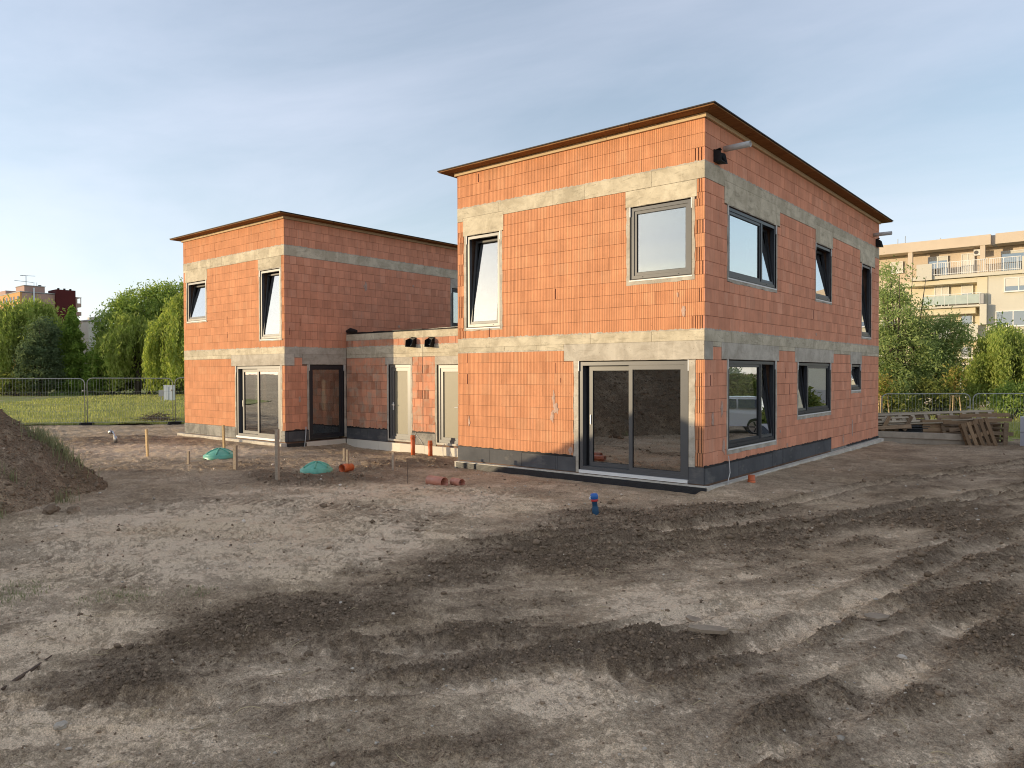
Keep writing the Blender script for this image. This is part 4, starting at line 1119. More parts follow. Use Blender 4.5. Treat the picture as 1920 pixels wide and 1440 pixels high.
panels(link, base3, KF, -8.36, XK1, -0.37, -0.006, (0.9, 1.4), 'plinth_grey', 'plinth', 0.010, seed=73)
ragged_strip(KF, XK0, -11.63, 0.0, 0.03, 0.012, seed=5).build('bitumen_smear', 'black_felt', link, neg3)
ragged_strip(KF, -10.48, -9.5, 0.0, 0.03, 0.012, seed=6).build('bitumen_smear', 'black_felt', link, neg3)
for a, b in ((XK0 + 0.04, -13.05), (-13.045, -12.0), (-11.995, -10.95), (-10.945, -9.9), (-9.895, -8.85), (-8.845, -7.8), (-7.795, XK1)):
    mb = MB(); KF.box(mb, a, b, -0.85, -0.385, -0.05, 0.01); mb.build('insulation_board', 'xps', link, neg3)
mb = MB(); mb.box(XK0, XK1, YK + 0.012, YK1, 2.99, 3.06); mb.build('roof', 'roof_felt', link, neg3)
mb = MB()
for k in range(8):
    x0_ = XK0 + 0.03 + k * 0.45
    mb.box(x0_, x0_ + 0.44, YK - 0.03, YK + 0.3, 3.062, 3.075 + 0.012 * (k % 2))
mb.build('roof_strip', 'black_felt', link, neg3)
mb = MB(); mb.hexa([(-9.4, YK - 0.06, 3.066), (XK1, YK - 0.02, 3.09), (XK1, YK + 0.35, 3.10), (-10.4, YK + 0.35, 3.075), (-9.4, YK - 0.06, 3.074), (XK1, YK - 0.02, 3.098), (XK1, YK + 0.35, 3.108), (-10.4, YK + 0.35, 3.083)])
mb.build('loose_roof_sheet', 'galvanised', link, neg3)
mb = MB(); mb.tube([(XK0 + 0.05, YK - 0.02, 3.13), (XK0 + 0.25, YK - 0.03, 3.16), (XK0 + 0.55, YK - 0.02, 3.12)], [0.05, 0.085, 0.045], 10); mb.build('felt_roll', 'black_felt', link, neg3)
felt_outlet(link, base3, KF, -10.56, 2.55, 0.26, 0.27, 0.20)
felt_outlet(link, base3, KF, -9.75, 2.53, 0.23, 0.27, 0.18)
mb = MB(); KF.box(mb, -10.007, -9.993, -0.38, 2.83, 0.0, 0.012); mb.build('expansion_joint', 'gasket', link, neg3)
for k, (u0, u1, z0, z1) in enumerate(k_open):
    d = 0.03; t = 0.085
    mb = MB(); frame_box(mb, KF, u0, u1, z0, z1, t, d, d + 0.10); dr = mb.build('door', 'anthracite', link, neg3)
    mb = MB(); frame_box(mb, KF, u0 + t + 0.004, u1 - t - 0.004, z0 + t * 0.7, z1 - t - 0.004, 0.10, d + 0.02, d + 0.09); mb.build('door_leaf', 'anthracite', dr)
    mb = MB(); KF.box(mb, u0 + t + 0.10, u1 - t - 0.10, z0 + t + 0.06, z1 - t - 0.10, d + 0.05, d + 0.08); mb.build('door_panel', 'door_panel', dr)
    hx = u0 + t + 0.06 if k == 0 else u1 - t - 0.06
    mb = MB(); KF.box(mb, hx - 0.018, hx + 0.018, 0.62, 0.86, d + 0.008, d + 0.02)
    mb.tube([KF.p(hx, 0.78, d + 0.008), KF.p(hx, 0.78, d - 0.045), KF.p(hx + (0.12 if k == 0 else -0.12), 0.78, d - 0.05)], 0.010, 8); mb.build('handle', 'white_pvc', dr)
    mb = MB(); KF.box(mb, u0 - 0.02, u1 + 0.02, z0 - 0.06, z0 - 0.003, -0.015, 0.12); mb.build('threshold', 'slab_white', dr)
    for uu in (u0 - 0.020, u1 + 0.004):
        c = MB(); KF.box(c, uu, uu + 0.016, z0, z1, 0.002, 0.03); c.build('sealing_tape', 'gasket', dr)
mb = MB(); mb.tube([(-9.05, YK - 0.05, -0.29), (-9.02, YK - 0.16, -0.34), (-8.96, YK - 0.22, -0.55), (-8.88, YK - 0.25, -0.8)], 0.010, 6); mb.build('cable', 'cable', link, neg3)
mb = MB(); mb.tube([(-10.30, YK - 0.02, -0.02), (-10.38, YK - 0.05, -0.2), (-10.42, YK - 0.08, -0.5), (-10.43, YK - 0.1, -0.8)], 0.008, 6); mb.tube([(-10.28, YK - 0.02, -0.10), (-10.10, YK - 0.03, -0.24), (-10.0, YK - 0.04, -0.36)], 0.007, 6); mb.build('cable', 'cable', link, neg3)

# ------------------------------------------------------------------ heap of excavated soil
def heap_h(x, y):
    """height of the heap above the ground"""
    wx = x + 0.5 * fbm(x, y, 0.7, 3, 71); wy = y + 0.5 * fbm(x, y, 0.7, 3, 77)
    ax, ay = -11.4, -9.9; bx, by = -5.2, -18.5
    dd, t, _ = seg_dist(wx, wy, (ax, ay), (bx, by))
    rad = 3.55 + 0.4 * t
    h = np.clip(1 - dd / rad, 0, 1)
    hh = 2.75 * (h ** 0.92) * (1.0 - 0.12 * np.sin(t * 7))
    return hh * sst(0, 0.25, h) * 0.25 + hh * 0.75 - 0.03
def heap_surface(x, y):
    h = heap_h(x, y)
    n = np.clip(h * 2, 0, 1) * (0.30 * fbm(x, y, 1.0, 4, 81) + 0.14 * fbm(x, y, 4.0, 3, 83) + 0.05 * fbm(x, y, 14, 2, 87))
    return ground_h(x, y, fine=False) + h + n
def make_heap():
    xs = np.arange(-16.5, -0.5, 0.045); ys = np.arange(-23.5, -5.2, 0.045)
    X, Y = np.meshgrid(xs, ys); x, y = X.ravel(), Y.ravel()
    h = heap_h(x, y); z = heap_surface(x, y)
    z = np.where(h <= 0.0, ground_h(x, y, fine=False) - 0.15, z)
    nx, ny = len(xs), len(ys)
    i, j = np.meshgrid(np.arange(ny - 1), np.arange(nx - 1), indexing='ij')
    F = np.stack([i * nx + j, i * nx + j + 1, (i + 1) * nx + j + 1, (i + 1) * nx + j], -1).reshape(-1, 4)
    keep = (h[F] > -0.02).any(1); F = F[keep]
    us, inv = np.unique(F, return_inverse=True)
    me = fast_mesh('soil_heap', np.stack([x, y, z], 1)[us], inv.reshape(F.shape), True)
    at = me.attributes.new('damp_shade', 'FLOAT', 'POINT')
    xx, yy = x[us], y[us]
    at.data.foreach_set('value', np.clip(0.85 + 0.9 * fbm(xx, yy, 0.9, 4, 91) - 0.7 * np.exp(-((xx + 6.6) ** 2 + (yy + 8.6) ** 2) / 0.9), 0, 1).astype(np.float32))
    o = put('soil_heap', me, 'soil')
    tag(o, 'tall heap of dark excavated soil with tufts of grass', 'soil heap')
make_heap()
def surf(x, y):
    h = heap_h(x, y)
    return np.where(h > 0.02, np.maximum(heap_surface(x, y), ground_h(x, y)), ground_h(x, y))

# ------------------------------------------------------------------ clods, pebbles, straw
ICO_V = None
def ico():
    bm = bmesh.new(); bmesh.ops.create_icosphere(bm, subdivisions=1, radius=1.0)
    V = np.array([v.co[:] for v in bm.verts]); F = np.array([[v.index for v in f.verts] for f in bm.faces]); bm.free(); return V, F
IV, IF = ico()
def rocks(name, x, y, r, mat, seed, flat=0.75, sink=0.35, zfun=surf):
    g = np.random.default_rng(seed); n = len(x)
    z = zfun(x, y)
    k = len(IV)
    sc = g.uniform(0.65, 1.25, (n, 1, 3)) * r[:, None, None]; sc[:, :, 2] *= flat
    jit = 1 + g.uniform(-0.42, 0.36, (n, k, 1))
    P = IV[None] * jit * sc
    a = g.uniform(0, 6.283, n); ca, sa = np.cos(a)[:, None], np.sin(a)[:, None]
    X = P[:, :, 0] * ca - P[:, :, 1] * sa + x[:, None]; Y = P[:, :, 0] * sa + P[:, :, 1] * ca + y[:, None]
    Z = P[:, :, 2] + (z + r * flat * (1 - 2 * sink))[:, None]
    V = np.stack([X, Y, Z], -1).reshape(-1, 3)
    F = (IF[None] + (np.arange(n) * k)[:, None, None]).reshape(-1, 3)
    o = put(name, fast_mesh(name, V, F), mat); return o
def view_points(n, rmin, rmax, seed, half=R(46), power=1.0):
    g = np.random.default_rng(seed)
    th = math.pi / 2 + YAW + g.uniform(-half, half, n)
    r = rmin * (rmax / rmin) ** (g.random(n) ** power)
    return CAM.x + r * np.cos(th), CAM.y + r * np.sin(th), g
def not_inside(x, y):
    ins = ((x > -W - 0.2) & (x < 0.2) & (y > -0.2) & (y < D + 0.2)) | ((x > XL - W - 0.3) & (x < XL + 0.1) & (y > -0.2) & (y < D)) | ((x > XL) & (x < 0) & (y > YK - 0.1) & (y < D))
    return ~ins
x, y, g = view_points(120000, 3.2, 13, 4)
dm = damp_shade_field(x, y)
ok = (g.random(len(x)) < np.clip((dm - 0.45) * 1.5, 0.01, 0.9)) & not_inside(x, y)
x, y = x[ok][:48000], y[ok][:48000]
r = np.clip(g.lognormal(math.log(0.0072), 0.45, len(x)), 0.003, 0.018) * np.clip(np.hypot(x - CAM.x, y - CAM.y) / 5, 0.8, 2.2)
OV = np.array([[1, 0, 0], [-1, 0, 0], [0, 1, 0], [0, -1, 0], [0, 0, 1], [0, 0, -1.0]]); OF = np.array([[0, 2, 4], [2, 1, 4], [1, 3, 4], [3, 0, 4], [2, 0, 5], [1, 2, 5], [3, 1, 5], [0, 3, 5]])
_s = (IV, IF); IV, IF = OV, OF
o = rocks('soil_crumbs', x, y, r, 'clod', 7, 0.9, 0.3); tag(o, 'fine dark crumbs covering the turned soil', 'crumbs', kind='stuff')
IV, IF = _s
x, y, g = view_points(60000, 3.2, 24, 5)
dm = damp_shade_field(x, y)
ok = (g.random(len(x)) < np.clip((dm - 0.58) * 1.6, 0.006, 0.8)) & not_inside(x, y)
x, y = x[ok][:10000], y[ok][:10000]
dist = np.hypot(x - CAM.x, y - CAM.y)
r = np.clip(g.lognormal(math.log(0.0100), 0.55, len(x)), 0.004, 0.032) * np.clip(dist / 6, 0.8, 1.7)
o = rocks('soil_clods', x, y, r, 'clod', 6); tag(o, 'loose dark clods scattered over the turned soil', 'clods', kind='stuff')
x, y, g = view_points(1500, 3.2, 26, 8); ok = not_inside(x, y); x, y = x[ok], y[ok]
r = np.clip(g.lognormal(math.log(0.0085), 0.45, len(x)), 0.004, 0.03) * np.clip(np.hypot(x - CAM.x, y - CAM.y) / 9, 0.8, 1.8)
o = rocks('pebbles', x, y, r, 'pebble', 9); tag(o, 'small pale pebbles and mortar crumbs on the soil', 'pebbles', kind='stuff')
# clods on the heap
g = np.random.default_rng(12); x = g.uniform(-13, -2, 22000); y = g.uniform(-16, -5.5, 22000); ok = heap_h(x, y) > 0.03; x, y = x[ok], y[ok]
r = np.clip(g.lognormal(math.log(0.015), 0.6, len(x)), 0.006, 0.06)
o = rocks('heap_clods', x, y, r, 'clod', 13); tag(o, 'loose clods lying on the soil heap', 'clods', kind='stuff')

def blades(name, x, y, hgt, wid, mat, seed, lean=0.5, zfun=surf, flatlay=False):
    g = np.random.default_rng(seed); n = len(x); z = zfun(x, y)
    a = g.uniform(0, 6.283, n); ln = g.uniform(0.1, 1, n) * lean * hgt
    dx, dy = np.cos(a), np.sin(a)
    top = np.stack([x + dx * ln, y + dy * ln, z + hgt * (0.08 if flatlay else 1)], -1)
    mid = np.stack([x + dx * ln * 0.35, y + dy * ln * 0.35, z + hgt * (0.06 if flatlay else 0.6)], -1)
    sx, sy = -dy * wid, dx * wid
    b0 = np.stack([x - sx, y - sy, z - 0.01 + 0 * x], -1); b1 = np.stack([x + sx, y + sy, z - 0.01 + 0 * x], -1)
    m0 = mid - np.stack([sx, sy, 0 * x], -1) * 0.7; m1 = mid + np.stack([sx, sy, 0 * x], -1) * 0.7
    V = np.stack([b0, b1, m1, m0, top], 1).reshape(-1, 3)
    i = (np.arange(n) * 5)[:, None]
    F4 = i + np.array([0, 1, 2, 3]); F3 = i + np.array([3, 2, 4, 4])
    V2 = V; me = bpy.data.meshes.new(name)
    Ft = np.concatenate([i + np.array([0, 1, 2]), i + np.array([0, 2, 3]), i + np.array([3, 2, 4])])
    return put(name, fast_mesh(name, V2, Ft), mat)

# dry straw and root scraps lying on the soil
def straws(name, x, y, L, rad, mat, seed):
    g = random.Random(seed); mb = MB(); Q = []
    for k in range(len(x)):
        a = g.uniform(0, 6.283); l = L[k]; bend = g.uniform(-0.5, 0.5); px, py = x[k], y[k]
        for s in range(4):
            Q.append((px, py, 0.006 + (0.03 * l / 0.2 * g.random() if s in (1, 2) else 0)))
            px += math.cos(a) * l / 3; py += math.sin(a) * l / 3; a += bend
    Q = np.array(Q); Q[:, 2] += surf(Q[:, 0], Q[:, 1])
    for k in range(len(x)): mb.tube([tuple(q) for q in Q[4 * k:4 * k + 4]], [rad, rad, rad * 0.9, rad * 0.5], 4, caps=False)
    return mb.build(name, mat)
x, y, g = view_points(170, 3.3, 12, 21); ok = not_inside(x, y); x, y = x[ok], y[ok]
o = straws('dry_straw', x, y, g.uniform(0.06, 0.22, len(x)), 0.0028, 'straw', 22); tag(o, 'dry straw and root scraps strewn on the soil', 'straw', kind='stuff')

# weeds: pale tufts on the driven ground and rank grass on the heap
def tufts(name, centres, n, spread, h, mat, seed, label, lean=0.7, wid=0.004):
    g = np.random.default_rng(seed); X, Y, H = [], [], []
    for cx, cy, s in centres:
        k = int(n * s); X.append(cx + g.normal(0, spread * s ** 0.5, k)); Y.append(cy + g.normal(0, spread * s ** 0.5, k)); H.append(g.uniform(0.35, 1.1, k) * h)
    o = blades(name, np.concatenate(X), np.concatenate(Y), np.concatenate(H), wid, mat, seed, lean); tag(o, label, 'grass', kind='stuff')
tufts('weed_grass', [(-2.75, -10.25, 1.0), (-2.45, -10.45, 0.8), (-3.0, -10.5, 0.7), (-1.75, -9.75, 0.7), (-1.5, -9.6, 0.4), (-0.85, -11.3, 0.5), (-0.5, -11.5, 0.4), (-1.4, -11.1, 0.3), (-1.15, -9.15, 0.35), (-0.35, -11.6, 0.4)], 210, 0.17, 0.050, 'weed_blade', 31, 'sparse pale green weeds on the driven soil', 1.5, 0.003)
tufts('heap_grass', [(-10.1, -7.55, 1.0), (-10.4, -7.5, 1.0), (-9.8, -7.35, 0.8), (-10.7, -7.4, 0.8), (-8.1, -8.0, 0.18), (-7.3, -9.2, 0.15), (-8.6, -8.6, 0.12)], 170, 0.20, 0.30, 'weed_blade', 33, 'rank grass tufts on the back of the soil heap', 1.1, 0.006)
# lawn blades, where single tufts still show
g = np.random.default_rng(41)
n = 70000
s_ = g.uniform(-16, 22, n); t_ = 0.05 + 46 * g.random(n) ** 1.8
x = -28.41 + 0.667 * s_ - 0.745 * t_; y = -0.165 + 0.745 * s_ + 0.667 * t_
lawn_z = lambda x, y: ground_h(x, y, fine=False) + 0.03 + 0.16 * fbm(x, y, 1.1, 4, 61)
ok = ~((x > XL - W - 0.5) & (y > -0.5))
x, y, t_ = x[ok], y[ok], t_[ok]
o = blades('lawn_grass', x, y, g.uniform(0.06, 0.17, len(x)) * (0.7 + 0.9 * np.clip(fbm(x, y, 0.8, 3, 66) + 0.4, 0, 1)), 0.010 + 0.0007 * t_, 'grass_blade', 42, 0.6, lawn_z); tag(o, 'sunlit grass of the lawn beyond the site fence', 'grass', kind='stuff')
g = np.random.default_rng(43); n = 26000
x = g.uniform(-9, 9, n); y = g.uniform(20.5, 42, n)
o = blades('meadow_grass', x, y, g.uniform(0.15, 0.42, n), 0.016, 'grass_blade', 44, 0.6, lawn_z); tag(o, 'tall grass behind the timber stack', 'grass', kind='stuff')

# larger single lumps and finds
def lump(x, y, r, seed, label, mat='clod', name='soil_lump', flat=0.8):
    bm = bmesh.new(); bmesh.ops.create_icosphere(bm, subdivisions=3, radius=1.0)
    g = np.random.default_rng(seed); V = np.array([v.co[:] for v in bm.verts]); o3 = g.uniform(0, 50, 3)
    d = 1 + 0.9 * fbm(V[:, 0] * 1.0 + V[:, 2] + o3[0], V[:, 1] - V[:, 2] * 0.7 + o3[1], 1.2, 3, seed) + 0.35 * fbm(V[:, 0] * 3 + o3[1], V[:, 1] * 3 + V[:, 2] * 2, 1.6, 3, seed + 4)
    for v, k in zip(bm.verts, d): v.co = v.co * float(k) * r; v.co.z *= flat
    me = bpy.data.meshes.new(name); bm.to_mesh(me); bm.free()
    o = put(name, me, mat, None, (x, y, float(surf(np.array([x]), np.array([y]))[0]) + r * flat * 0.35)); tag(o, label, 'lump'); return o
lump(-7.24, -8.47, 0.11, 1, 'larger dark lump of soil at the foot of the heap')
lump(-6.96, -8.24, 0.10, 2, 'pale-topped soil lump beside the larger dark one')
lump(-7.42, -8.33, 0.055, 3, 'small soil lump nearest the heap of the three')
def slabpiece(x, y, L, wd, th, ang, tilt, label, seed):
    g = random.Random(seed); mb = MB(); n = 7
    ring = []
    for k in range(n):
        a = 2 * math.pi * k / n; ring.append((L * math.cos(a) * g.uniform(0.75, 1.1), wd * math.sin(a) * g.uniform(0.7, 1.15)))
    mb.add([(a, b, 0) for a, b in ring] + [(a, b, th) for a, b in ring], [tuple(reversed(range(n))), tuple(range(n, 2 * n))] + [(k, (k + 1) % n, n + (k + 1) % n, n + k) for k in range(n)])
    mb.xf(Matrix.Rotation(ang, 4, 'Z') @ Matrix.Rotation(tilt, 4, 'X'))
    o = mb.build('soil_crust', 'crust', None, (x, y, gz(x, y) + 0.012)); tag(o, label, 'soil crust')
simple('crust', (0.33, 0.255, 0.18), 0.95, 0.3, 9, 0.4, 40)
slabpiece(3.37, -7.20, 0.20, 0.055, 0.03, R(25), R(8), 'curved flake of dried mud on dark clods, the lower of two', 3)
slabpiece(3.05, -6.72, 0.13, 0.05, 0.025, R(-20), R(10), 'short flake of dried mud above the dark clods', 4)
slabpiece(4.05, -5.86, 0.11, 0.08, 0.02, R(10), R(-6), 'broken mud plate by the wheel rut', 5)
slabpiece(4.28, -5.72, 0.12, 0.07, 0.02, R(40), R(5), 'twin mud plate beside the broken one at the rut', 6)
lump(4.66, -6.57, 0.035, 7, 'flat white stone lying on the driven soil', 'pebble', 'white_stone', 0.35)
lump(0.85, -11.05, 0.035, 8, 'pale angular stone at the edge of the clods', 'pebble', 'white_stone', 0.6)
def stick(pts, r, label, name='stick', mat='twig', n=7):
    P = [(a, b, gz(a, b) + c) for a, b, c in pts]
    mb = MB(); mb.tube(P, r, n); o = mb.build(name, mat, None, (0, 0, 0), True); tag(o, label, 'stick'); return o
stick([(-0.10, -11.10, 0.012), (-0.22, -10.97, 0.022), (-0.36, -10.84, 0.02), (-0.50, -10.66, 0.02)], [0.011, 0.014, 0.013, 0.006], 'bent dark stick lying on the pale soil')

# ------------------------------------------------------------------ site things
def stake(x, y, h, label, r=0.024, lean=(0, 0), mat='stake_wood', rz=0.3):
    mb = MB(); a = 0.024 if r is None else r
    mb.hexa([(-a, -a * .8, -0.15), (a, -a * .8, -0.15), (a, a * .8, -0.15), (-a, a * .8, -0.15), (-a + lean[0], -a * .8 + lean[1], h), (a + lean[0], -a * .8 + lean[1], h + 0.008), (a + lean[0], a * .8 + lean[1], h + 0.004), (-a + lean[0], a * .8 + lean[1], h - 0.006)])
    mb.xf(Matrix.Rotation(rz, 4, 'Z'))
    o = mb.build('survey_stake', mat, None, (x, y, gz(x, y))); tag(o, label, 'stake', 'wooden stakes around the buried tanks'); return o
stake(-14.165, -3.886, 0.72, 'pale wooden stake leaning at the pale ground, farthest from the house pair', 0.030, (-0.10, 0.05), 'fresh_wood')
stake(-13.15, -2.25, 0.78, 'fresh yellow stake right behind the farther green lid', 0.030, (-0.06, 0.02), 'fresh_wood')
stake(-11.80, -3.94, 0.30, 'short grey stake in front of the farther green lid', 0.030)
stake(-9.76, -3.85, 0.54, 'weathered stake between the two green lids', 0.040)
stake(-7.37, -4.28, 1.04, 'tallest weathered stake, standing beside the nearer green lid', 0.038)
stake(-9.0, -1.35, 0.32, 'short stub of a stake just behind the tallest one', 0.028)
stake(-7.77, -2.20, 0.42, 'thin stake behind the orange pipe mouth', 0.024)
stake(-6.49, -1.93, 0.42, 'thin grey stake near the membrane end of the wall', 0.026)
P = (-5.0, -2.85); mb = MB(); mb.tube([(0, 0, -0.1), (0.0, 0.0, 0.2), (-0.02, 0.0, 0.46)], 0.007, 6)
o = mb.build('iron_rod', 'twig', None, (*P, gz(*P))); tag(o, 'thin iron rod stuck in the ground by the cut pipe', 'rod')

def tank_lid(x, y, r, h, label, dz=0.0):
    e = empty('tank_lid', (x, y, gz(x, y) - 0.02 + dz))
    mb = MB(); prof = [(r * 1.02, -0.12), (r * 1.02, 0.03), (r, 0.045), (r * 0.95, 0.05)]
    prof += [(r * 0.95 * (1 - t), 0.05 + h * (1 - (1 - t) ** 1.7)) for t in np.linspace(0.06, 0.97, 8)] + [(0.001, 0.05 + h)]
    mb.lathe(prof, n=32); mb.build('dome', 'green_plastic', e, smooth=True)
    for k in range(6):
        a = 2 * math.pi * k / 6 + 0.3; m = MB(); pts = [(r * 0.95 * (1 - t) * math.cos(a), r * 0.95 * (1 - t) * math.sin(a), 0.056 + h * (1 - (1 - t) ** 1.7)) for t in np.linspace(0.04, 0.94, 6)]
        m.tube(pts, 0.022, 6); m.build('rib', 'green_plastic', e, smooth=True)
    mb = MB(); mb.lathe([(r * 1.10, -0.05), (r * 1.10, 0.022), (r * 1.0, 0.026)], n=32); mb.build('rim', 'green_plastic', e, smooth=True)
    tag(e, label, 'tank lid', 'green septic tank lids'); return e
tank_lid(-12.40, -2.80, 0.37, 0.14, 'green domed tank lid, the farther one between two stakes', 0.06)
tank_lid(-7.90, -2.95, 0.325, 0.12, 'green domed tank lid beside the tallest stake, with dark soil heaped before it', 0.07)

def socket_pipe(name, p0, p1, r, mat, label, cat='pipe', group=None, sockets=(), cap=False):
    e = empty(name, p0); q = Vector(p1) - Vector(p0); d = q.normalized()
    mb = MB(); mb.pipe((0, 0, 0), q, r, 0.005, 20); mb.build('barrel', mat, e, smooth=True)
    for a, b in sockets:
        m = MB(); m.pipe(q * a, q * b, r * 1.13, 0.008, 20); m.build('socket', mat, e, smooth=True)
        m = MB(); m.pipe(q * b, q * min(1.0, b + 0.012), r * 1.10, 0.01, 20); m.build('seal', 'gasket', e)
    if cap:
        m = MB(); m.tube([q * 0.99, q * 1.002], r * 0.97, 20); m.build('cap', mat, e)
    tag(e, label, cat, group); return e
pz = -0.78
socket_pipe('drain_riser', (-9.62, 1.55, pz), (-9.64, 1.55, -0.02), 0.062, 'pvc_orange', 'taller orange drain riser in front of the link wall', 'pipe', 'orange drain pipes', [(0.10, 0.24), (0.86, 0.93)], True)
socket_pipe('drain_riser', (-8.80, 1.45, pz), (-8.82, 1.45, -0.12), 0.062, 'pvc_orange', 'shorter orange drain riser nearer the second door', 'pipe', 'orange drain pipes', [(0.12, 0.28), (0.82, 0.90)], True)
zc = gz(-7.30, -2.60)
socket_pipe('drain_pipe_end', (-7.36, -2.40, zc + 0.09), (-7.30, -2.72, zc + 0.10), 0.085, 'pvc_orange', 'orange drain pipe mouth lying in soil beside the nearer green lid', 'pipe', 'orange drain pipes', [(0.45, 0.98)])
zc = gz(0.36, 1.35)
socket_pipe('drain_stub', (0.36, 1.35, zc - 0.12), (0.365, 1.35, zc + 0.135), 0.068, 'pvc_orange', 'short orange drain stub upright by the corner of the nearer house', 'pipe', 'orange drain pipes', [(0.35, 0.62)], True)
zc = gz(-4.2, -2.9)
def half_pipe(p, ang, r, L, a0, a1, label):
    e_ = MB(); n = 18; vs_, fs = [], []
    for k in range(n + 1):
        t = a0 + (a1 - a0) * k / n
        for (s, rr) in ((0, r), (L, r), (L, r - 0.006), (0, r - 0.006)): vs_.append((s, rr * math.cos(t), rr * math.sin(t)))
    for k in range(n):
        for j in range(4): fs.append((k * 4 + j, k * 4 + (j + 1) % 4, (k + 1) * 4 + (j + 1) % 4, (k + 1) * 4 + j))
    fs += [(0, 1, 2, 3), (n * 4 + 3, n * 4 + 2, n * 4 + 1, n * 4)]
    e_.add(vs_, fs); e_.xf(Matrix.Rotation(ang, 4, 'Z'))
    o = e_.build('cut_pipe', 'pvc_terracotta', None, p, True); tag(o, label, 'pipe', 'cut drain pipes'); return o
half_pipe((-4.62, -2.62, zc + 0.09), R(-4), 0.100, 0.46, R(0), R(359), 'larger cut terracotta pipe lying on pale soil')
half_pipe((-4.20, -2.38, zc + 0.075), R(-10), 0.080, 0.30, R(0), R(359), 'smaller cut pipe touching the larger terracotta one')
# blue valve stand
P = (-0.31, -3.205); e = empty('valve_stand', (*P, gz(*P)))
mb = MB(); mb.lathe([(0.055, -0.1), (0.062, 0.05), (0.060, 0.12), (0.045, 0.15), (0.050, 0.17)], n=16); mb.build('pipe', 'blue_dark', e, smooth=True)
mb = MB(); mb.lathe([(0.046, 0.15), (0.050, 0.24), (0.056, 0.25), (0.056, 0.262), (0.001, 0.262)], n=16); mb.build('column', 'blue_dark', e, smooth=True)
mb = MB(); mb.lathe([(0.058, 0.245), (0.064, 0.255), (0.064, 0.285), (0.058, 0.295)], n=16); mb.build('tape', 'red_tape', e, smooth=True)
mb = MB(); mb.lathe([(0.05, 0.28), (0.07, 0.30), (0.074, 0.345), (0.066, 0.385), (0.05, 0.40), (0.001, 0.405)], n=16); mb.build('head', 'blue_paint', e, smooth=True)
mb = MB(); mb.tube([(-0.03, -0.03, 0.30), (-0.075, -0.05, 0.315)], 0.028, 10); mb.build('outlet', 'white_plastic', e, smooth=True)
mb = MB(); mb.tube([(-0.035, -0.03, 0.36), (-0.05, -0.055, 0.355), (-0.02, -0.07, 0.35)], 0.008, 6); mb.build('clip', 'white_plastic', e, smooth=True)
e.scale = (0.85, 0.85, 0.80); e.rotation_euler = (R(3), R(-4), R(0)); tag(e, 'blue valve stand with a red band in the soil before the sliding door', 'valve')
# chrome standpipe far left
P = (-18.71, -2.91); e = empty('standpipe', (*P, gz(*P)))
mb = MB(); mb.tube([(0.03, 0, -0.1), (0.02, 0, 0.12), (0.0, 0, 0.22), (-0.03, 0, 0.30), (-0.10, 0, 0.33)], [0.05, 0.045, 0.035, 0.035, 0.04], 10); mb.build('pipe', 'steel', e, smooth=True)
mb = MB(); mb.tube([(-0.09, 0, 0.33), (-0.15, 0, 0.32)], 0.075, 12); mb.build('flange', 'steel', e, smooth=True)
mb = MB(); mb.tube([(0.07, 0, 0.0), (0.08, 0, 0.14), (0.04, 0, 0.19)], 0.02, 8); mb.build('lever', 'steel', e, smooth=True)
e.rotation_euler = (0, 0, R(40)); tag(e, 'shiny metal standpipe in the pale ground beyond the heap', 'standpipe')

# ------------------------------------------------------------------ mobile site fence
def fence_panel(p0, p1, z0, z1, H, label, group):
    p0, p1 = Vector((*p0, z0)), Vector((*p1, z1)); L = (p1.xy - p0.xy).length
    e = empty('fence_panel', p0)
    d = (p1 - p0) / L
    P = lambda s, h: tuple(d * s + Vector((0, 0, h)))
    rr = 0.22; r0 = 0.018; b = 0.06
    arc = lambda cx, cz, a0, a1: [P(cx + rr * math.cos(t), cz + rr * math.sin(t)) for t in np.linspace(a0, a1, 6)]
    mb = MB(); mb.tube([P(0.02, 0.05)] + arc(0.02 + rr, H - rr, math.pi, math.pi / 2) + arc(L - 0.02 - rr, H - rr, math.pi / 2, 0) + [P(L - 0.02, 0.05)], r0, 8); mb.build('tube_frame', 'galvanised', e, smooth=True)
    mb = MB(); mb.tube([P(0.02, b + 0.05), P(L - 0.02, b + 0.05)], 0.014, 6); mb.build('bottom_rail', 'galvanised', e)
    w = MB(); s = 0.14
    def wire(a, c, r): w.tube([a, c], r, 3, caps=False)
    while s < L - 0.1:
        wire(P(s, b + 0.05), P(s, H - 0.02), 0.0038); s += 0.13
    for h in (0.30, 0.60, 0.90, 1.20, 1.44): wire(P(0.03, h), P(L - 0.03, h), 0.0032)
    s = 0.075
    while s < L - 0.1:
        wire(P(s, b + 0.05), P(s, 1.44), 0.0024); s += 0.13
    tag(w.build('wire_mesh', 'galvanised', e), kind='stuff')
    for s in (0.0, L):
        m = MB(); q = Vector(P(s, 0)); m.hexa([(q.x - .11, q.y - .3, -0.05), (q.x + .11, q.y - .3, -0.05), (q.x + .11, q.y + .3, -0.05), (q.x - .11, q.y + .3, -0.05), (q.x - .08, q.y - .26, 0.10), (q.x + .08, q.y - .26, 0.10), (q.x + .08, q.y + .26, 0.10), (q.x - .08, q.y + .26, 0.10)])
        if s == 0: m.build('foot', 'tyre', e)
    m = MB(); q = Vector(P(L - 0.06, 1.5)); m.box(q.x - .05, q.x + .05, q.y - .05, q.y + .05, q.z - .03, q.z + .03); m.build('coupling', 'galvanised', e)
    tag(e, label, 'fence', group); return e
fd = Vector((0.667, 0.745)); f0 = Vector((-28.41, -0.165))
lab = ['site fence panel at the picture edge behind the soil heap', 'wide middle site fence panel before the lawn', 'site fence panel partly hidden by the farther house wall']
